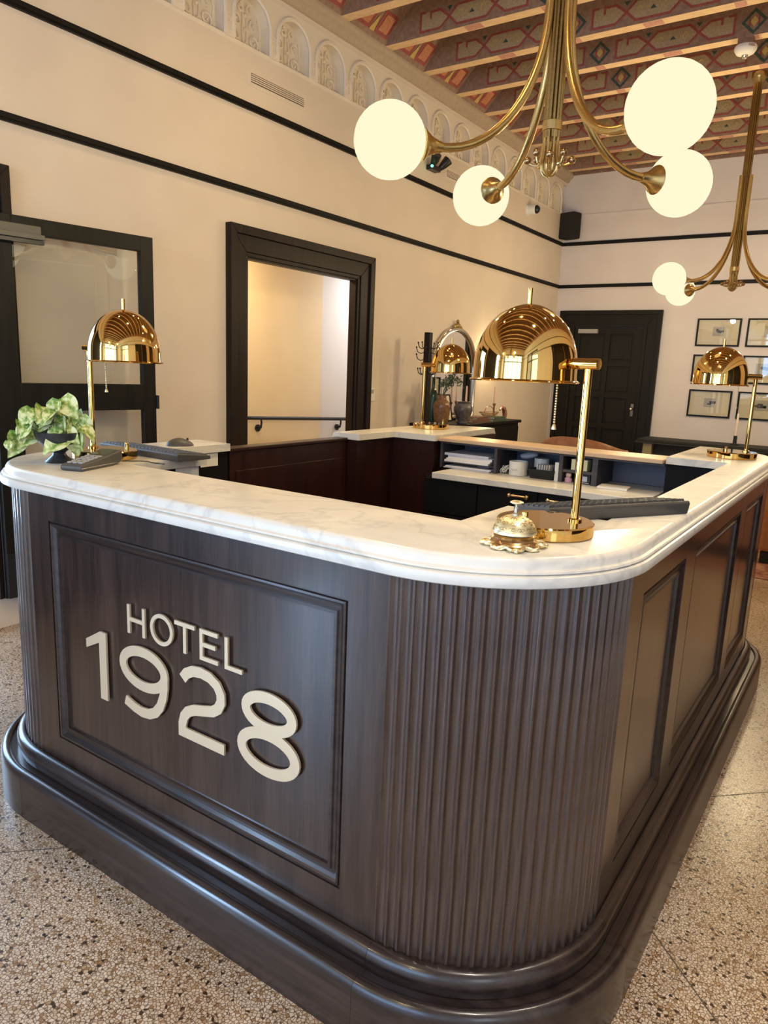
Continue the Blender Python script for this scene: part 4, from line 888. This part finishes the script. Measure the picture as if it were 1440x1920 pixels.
# ================================================================== FRAMED PRINTS ON THE END WALL
def print_(x0, z0, iw, ih, label, dx=0):
    w_, h_ = .46, .306; t = thing('framed_print', label, 'picture', (x0+w_/2, DB, z0), 0, 'small framed prints on the end wall')
    f = .018; b = MB().box(-w_/2, -.022, 0, -w_/2+f, -.001, h_).box(w_/2-f, -.022, 0, w_/2, -.001, h_).box(-w_/2+f, -.022, 0, w_/2-f, -.001, f).box(-w_/2+f, -.022, h_-f, w_/2-f, -.001, h_); b.build('frame', 'black_trim', t)
    MB().box(-w_/2+f, -.008, f, w_/2-f, -.002, h_-f).build('mount', 'print_paper', t)
    im = MB().box(-iw/2+dx, -.0086, h_/2-ih/2+.01, iw/2+dx, -.008, h_/2+ih/2+.01).build('print', 'print_tint', t)
    b = MB(); rr = random.Random(x0*10+z0)
    for k in range(5):
        u = rr.uniform(-.3, .25)*iw; v_ = rr.uniform(-.25, .05)*ih; ww = rr.uniform(.15, .35)*iw; hh = rr.uniform(.12, .3)*ih; b.box(u+dx, -.0089, h_/2+.01+v_, u+ww+dx, -.0086, h_/2+.01+v_+hh)
    b.build('ink_drawing', 'print_ink', im)
    MB().box(-w_/2+f, -.0145, f, w_/2-f, -.0125, h_-f).build('glass', 'clear_glass', t)
for ci, x0 in enumerate((-1.508, -.985)):
    for ri, z0 in enumerate((1.776, 1.376, .982)):
        print_(x0, z0, (.115, .19)[ci] if ri else .115, .10 if ci == 0 else .12, 'black framed little print on the end wall, %s row, %s column' % (('top', 'middle', 'bottom')[ri], ('left', 'right')[ci]))

# ================================================================== CONSOLE WITH MIRROR ON THE LEFT
con = thing('console_table', 'black console cabinet along the side wall under the arched mirror', 'console', (-2.99, 5.33, 0))
MB().box(-.205, -.76, .04, .175, .76, .875).build('body', 'black_trim', con); MB().box(-.21, -.80, .875, .20, .79, .905).build('top', 'black_trim', con, bevel=.006); MB().box(-.19, -.72, 0, .16, .72, .04).build('plinth', 'black_matte', con)
for y in (-.38, .38):
    d_ = MB().box(.175, y-.36, .08, .192, y+.36, .84).build('door', 'black_trim', con, bevel=.004); MB().sphere((.205, y*.1, .5), .014, 10, 6).build('knob', 'aged_brass', d_)
TZ = .9055
mi = thing('arched_mirror', 'arched silver framed mirror with crest leaning above the console', 'mirror', (WX+.03, 5.28, TZ+.002))
hw_ = .41; zs = .50
ar = [(-hw_, 0), (-hw_, zs)]+[(-hw_*math.cos(PI*i/20), zs+.36*math.sin(PI*i/20)) for i in range(1, 20)]+[(hw_, zs), (hw_, 0)]
b = MB(); b.add([(0, y, z+.02) for y, z in ar]+[(-.01, y, z+.02) for y, z in ar], [tuple(range(len(ar)-1, -1, -1)), tuple(range(len(ar), 2*len(ar)))]); b.build('glass', 'mirror_glass', mi)
b = MB().tube([(.004, y, z+.02) for y, z in ar]+[(.004, -hw_, .02)], .024, 8, caps=False); b.build('frame', 'silver', mi, smooth=60)
b = MB()
for k in range(7): b.sphere((.008, (k-3)*.03, zs+.42-.008*abs(k-3)**1.5), .024-.002*abs(k-3), 8, 6)
b.sphere((.008, 0, zs+.455), .018, 8, 6).build('crest', 'dull_brass', mi, smooth=60)
va = thing('vase', 'tall brown glazed vase holding eucalyptus on the console', 'vase', (-2.93, 4.64, TZ))
MB().lathe([(.0001, 0), (.055, 0), (.065, .01), (.070, .06), (.078, .14), (.080, .17), (.070, .20), (.045, .222), (.036, .24), (.038, .265), (.033, .268), (.030, .24), (.0001, .235)], 28).build('body', 'vase_brown', va, smooth=50)
b = MB(); lf = MB()
for k in range(9):
    a = -.2+random.uniform(-.5, .9); hgt = random.uniform(.10, .20); ln = random.uniform(.06, .26); pts = [(0, .0, .24)]
    for i in range(1, 7):
        t = i/6; pts.append((random.uniform(-.02, .03)+.05*t, ln*t*(1 if k > 1 else -.4), .25+hgt*math.sin(t*2.4)))
    b.tube(pts, .003, 5)
    for (x, y, z) in pts[2:]:
        for q in range(5):
            c0 = Vector((x+random.uniform(-.03, .03), y+random.uniform(-.03, .03), z+random.uniform(-.03, .03))); u = Vector((random.uniform(-1, 1), random.uniform(-1, 1), random.uniform(-1, 1))).normalized()*.016; v_ = u.cross(Vector((.3, .5, .8))).normalized()*.008
            lf.quad(c0-u, c0-v_, c0+u, c0+v_)
b.build('stems', 'eucalyptus', va); o = lf.build('foliage', 'eucalyptus', va); o['kind'] = 'stuff'
bt = thing('bottle', 'dark green bottle behind the brown vase', 'bottle', (-3.06, 4.70, TZ))
MB().lathe([(.0001, 0), (.04, 0), (.042, .01), (.042, .24), (.03, .29), (.018, .32), (.018, .40), (.021, .405), (.021, .42), (.0001, .42)], 20).build('glass_body', 'green_glass', bt, smooth=40)
ur = thing('urn', 'squat dark grey ribbed urn on the console', 'urn', (-2.86, 4.92, TZ))
b = MB().lathe([(.0001, 0), (.046, 0), (.050, .006), (.046, .018), (.052, .04), (.075, .085), (.088, .125), (.086, .155), (.070, .178), (.054, .190), (.060, .204), (.055, .206), (.048, .19), (.0001, .17)], 40)
b.v = [(x*(1+.025*math.cos(14*math.atan2(y, x))), y*(1+.025*math.cos(14*math.atan2(y, x))), z) for x, y, z in b.v]; b.build('body', 'urn_grey', ur, smooth=60)
def candlestick(x, y, h, label):
    t = thing('candlestick', label, 'candlestick', (x, y, TZ))
    MB().lathe([(.0001, 0), (.040, 0), (.041, .006), (.015, .016), (.008, .04), (.012, .07), (.008, .10), (.009, h-.03), (.018, h-.01), (.012, h)], 18).build('holder', 'vase_brown', t, smooth=40)
    MB().lathe([(.0001, h-.004), (.0105, h-.004), (.0105, h+.02), (.0085, h+.16), (.001, h+.172)], 12).build('candle', 'candle_pink', t, smooth=40)
candlestick(-3.09, 5.40, .17, 'pink taper candlestick in front of the arched mirror'); candlestick(-2.95, 5.76, .17, 'pink taper candlestick beyond the wire basket on the console')
def book(x, y, z, lx, ly, h, m_, label, rz=0):
    t = thing('book', label, 'book', (x, y, z), rz); MB().box(-lx/2, -ly/2, 0, lx/2, ly/2, h*.12).box(-lx/2, -ly/2, h*.88, lx/2, ly/2, h).box(lx/2-.003, -ly/2, h*.12, lx/2, ly/2, h*.88).build('cover', m_, t); MB().box(-lx/2+.005, -ly/2+.006, h*.12, lx/2-.003, ly/2-.006, h*.88).build('pages', 'book_cream', t)
book(-2.93, 5.26, TZ, .19, .36, .03, 'book_brown', 'large brown book lying flat on the console beside the urn'); book(-2.93, 5.30, TZ+.0305, .17, .26, .022, 'book_brown', 'smaller brown book on top of the large brown book', .1)
book(-2.90, 5.62, TZ, .19, .30, .024, 'book_green', 'dark green book lying at the bottom of the pair under the wire basket'); book(-2.90, 5.62, TZ+.0245, .18, .28, .020, 'book_green', 'dark green book on top of the pair under the wire basket', .06)
wbk = thing('wire_basket', 'shallow copper wire basket with hoop handle on the green books', 'basket', (-2.90, 5.55, TZ+.0452))
b = MB()
for r_, z in ((.06, .004), (.09, .022), (.112, .042)): b.tube([(r_*.75*math.cos(t), r_*1.3*math.sin(t), z) for t in [2*PI*i/24 for i in range(25)]], .003, 5, caps=False)
for i in range(24):
    a = 2*PI*i/24; b.tube([(.06*.75*math.cos(a), .06*1.3*math.sin(a), .004), (.112*.75*math.cos(a), .112*1.3*math.sin(a), .042)], .0018, 4)
b.build('bowl', 'aged_brass', wbk, smooth=60); MB().tube([(0, .10*math.cos(t), .042+.06*math.sin(t)) for t in [PI*i/14 for i in range(15)]], .004, 6).build('handle', 'copper_pink', wbk, smooth=60)
hn = thing('horn_ornament', 'curved copper pink ornament at the end of the console', 'ornament', (-2.92, 5.90, TZ))
MB().tube([(0, .06, .0), (0, .065, .06), (0, .04, .11), (0, -.02, .13), (0, -.06, .10)], [.022, .026, .024, .018, .008], 10).build('horn', 'copper_pink', hn, smooth=60)
pf = thing('photo_frame', 'black photo frame leaning on the console behind the urn', 'photo frame', (-3.08, 5.02, TZ+.001))
b = MB()
for (y0, z0, y1, z1) in ((-.10, 0, -.088, .26), (.088, 0, .10, .26), (-.088, 0, .088, .012), (-.088, .248, .088, .26)): b.box(-.006, y0, z0, .006, y1, z1)
b.xf(Matrix.Rotation(math.radians(-10), 4, 'Y')); b.build('frame', 'black_trim', pf); q = MB().box(-.003, -.088, .012, 0, .088, .248); q.xf(Matrix.Rotation(math.radians(-10), 4, 'Y')); q.build('picture', 'paper_warm', pf)
# wall sconce that warms the wall beside the mirror
sc_ = thing('wall_sconce', 'small globe wall sconce beside the arched mirror', 'sconce', (WX, 5.98, 1.52))
MB().lathe([(.0001, 0), (.045, 0), (.045, .012), (.012, .018), (.012, .08)], 18, (0, 0, 0), 0, Matrix.Rotation(PI/2, 3, 'Y')).build('bracket', 'brass', sc_, smooth=40); MB().sphere((.11, 0, .02), .05, 20, 12).build('globe', 'sconce_glass', sc_, smooth=60)
# ---- coat stand
cs = thing('coat_stand', 'black square coat stand with iron hooks in front of the side wall', 'coat stand', (-2.95, 4.38, 0))
MB().box(-.027, -.027, .06, .027, .027, 1.705).build('post', 'casing_wood', cs, bevel=.003)
for k in range(4):
    a = PI/4+PI/2*k; MB().tube([(0, 0, .10), (.12*math.cos(a), .12*math.sin(a), .06), (.24*math.cos(a), .24*math.sin(a), .018)], .016, 8).build('foot', 'casing_wood', cs, smooth=40)
for i, z in enumerate((1.60, 1.56, 1.50, 1.38)):
    for k in range(4):
        a = PI/2*k+.4*i; ca_, sa_ = math.cos(a), math.sin(a)
        MB().tube([(.025*ca_, .025*sa_, z-.02), (.06*ca_, .06*sa_, z-.035), (.09*ca_, .09*sa_, z-.02), (.10*ca_, .10*sa_, z+.015)], .0042, 6).sphere((.10*ca_, .10*sa_, z+.018), .008, 8, 5).build('hook', 'black_plastic', cs, smooth=60)

# ================================================================== SEATING AND FAR CONSOLE
def tub_chair(x, y, rz, label):
    t = thing('leather_chair', label, 'chair', (x, y, 0), rz)
    n = 20; b = MB(); vs = []
    prof = [(.30, .30), (.36, .32), (.385, .50), (.395, .75), (.385, .86), (.355, .905), (.315, .88), (.300, .74), (.295, .45)]
    for i in range(n+1):
        th2 = PI+PI*i/n*1.0; hsc = 1-.16*abs(math.cos(th2))**2.5
        for r_, z in prof: vs.append((r_*math.cos(th2)*1.0, r_*math.sin(th2), .30+(z-.30)*hsc))
    m2 = len(prof); b.add(vs, [(i*m2+j, (i+1)*m2+j, (i+1)*m2+(j+1) % m2, i*m2+(j+1) % m2) for i in range(n) for j in range(m2)]+[tuple(range(m2)), tuple(n*m2+j for j in range(m2-1, -1, -1))])
    b.build('back_shell', 'leather', t, smooth=50)
    MB().lathe([(.0001, .28), (.30, .28), (.31, .32), (.31, .42), (.28, .455), (.0001, .46)], 28, (0, .04, 0)).build('seat', 'leather', t, smooth=40)
    for sx in (-1, 1):
        for sy in (-1, 1): MB().tube([(sx*.20, .04+sy*.18, .29), (sx*.24, .04+sy*.22, 0)], [.02, .013], 8).build('leg', 'casing_wood', t, smooth=40)
tub_chair(-1.66, 4.90, 0, 'brown leather tub chair seen over the tan ledge in front of the panelled door')
so = thing('leather_sofa', 'orange brown leather sofa with black plinth standing behind the desk', 'sofa', (.50, 5.55, 0))
MB().box(-.78, -.46, .09, .78, -.22, .86).build('back', 'orange_leather', so, bevel=.03); MB().box(-.60, -.22, .25, .60, .40, .45).build('seat', 'orange_leather', so, bevel=.03)
for sx in (-1, 1): MB().box(*sorted((sx*.60, sx*.78))[:1], -.22, .09, sorted((sx*.60, sx*.78))[1], .42, .62).build('arm', 'orange_leather', so, bevel=.03)
MB().box(-.76, -.45, 0, .76, .40, .088).build('plinth', 'black_matte', so)
tag(MB().box(-.85, -.75, 0.0006, 1.0, .75, .010).build('rug', 'rug_red', loc=(.5, 5.35, 0)), 'red patterned rug under the leather sofa', 'rug')
so.location.z = .0102
fc_ = thing('sideboard', 'black sideboard with khaki posts against the end wall under the prints', 'sideboard', (-.75, 7.52, 0))
MB().box(-1.13, -.20, .69, 1.13, .22, .72).build('top', 'charcoal_cloth', fc_, bevel=.004); MB().box(-1.16, -.22, .672, 1.16, .23, .689).build('edge', 'charcoal_cloth', fc_)
for x in (-1.02, -.2, .6, 1.05): MB().box(x-.05, -.19, 0, x+.05, -.10, .671).build('post', 'khaki', fc_, bevel=.004)
MB().box(-1.0, -.09, .05, 1.0, .20, .671).build('body', 'charcoal_cloth', fc_)
cn = thing('taper_candle', 'pale taper candle in a black holder on the black sideboard', 'candle', (-.90, 7.50, .7205))
MB().lathe([(.0001, 0), (.05, 0), (.05, .01), (.02, .02), (.018, .10), (.0001, .10)], 16).build('holder', 'black_plastic', cn, smooth=40); MB().lathe([(.0001, .10), (.013, .10), (.011, .33), (.001, .345)], 12).build('candle', 'candle_pale', cn, smooth=40)
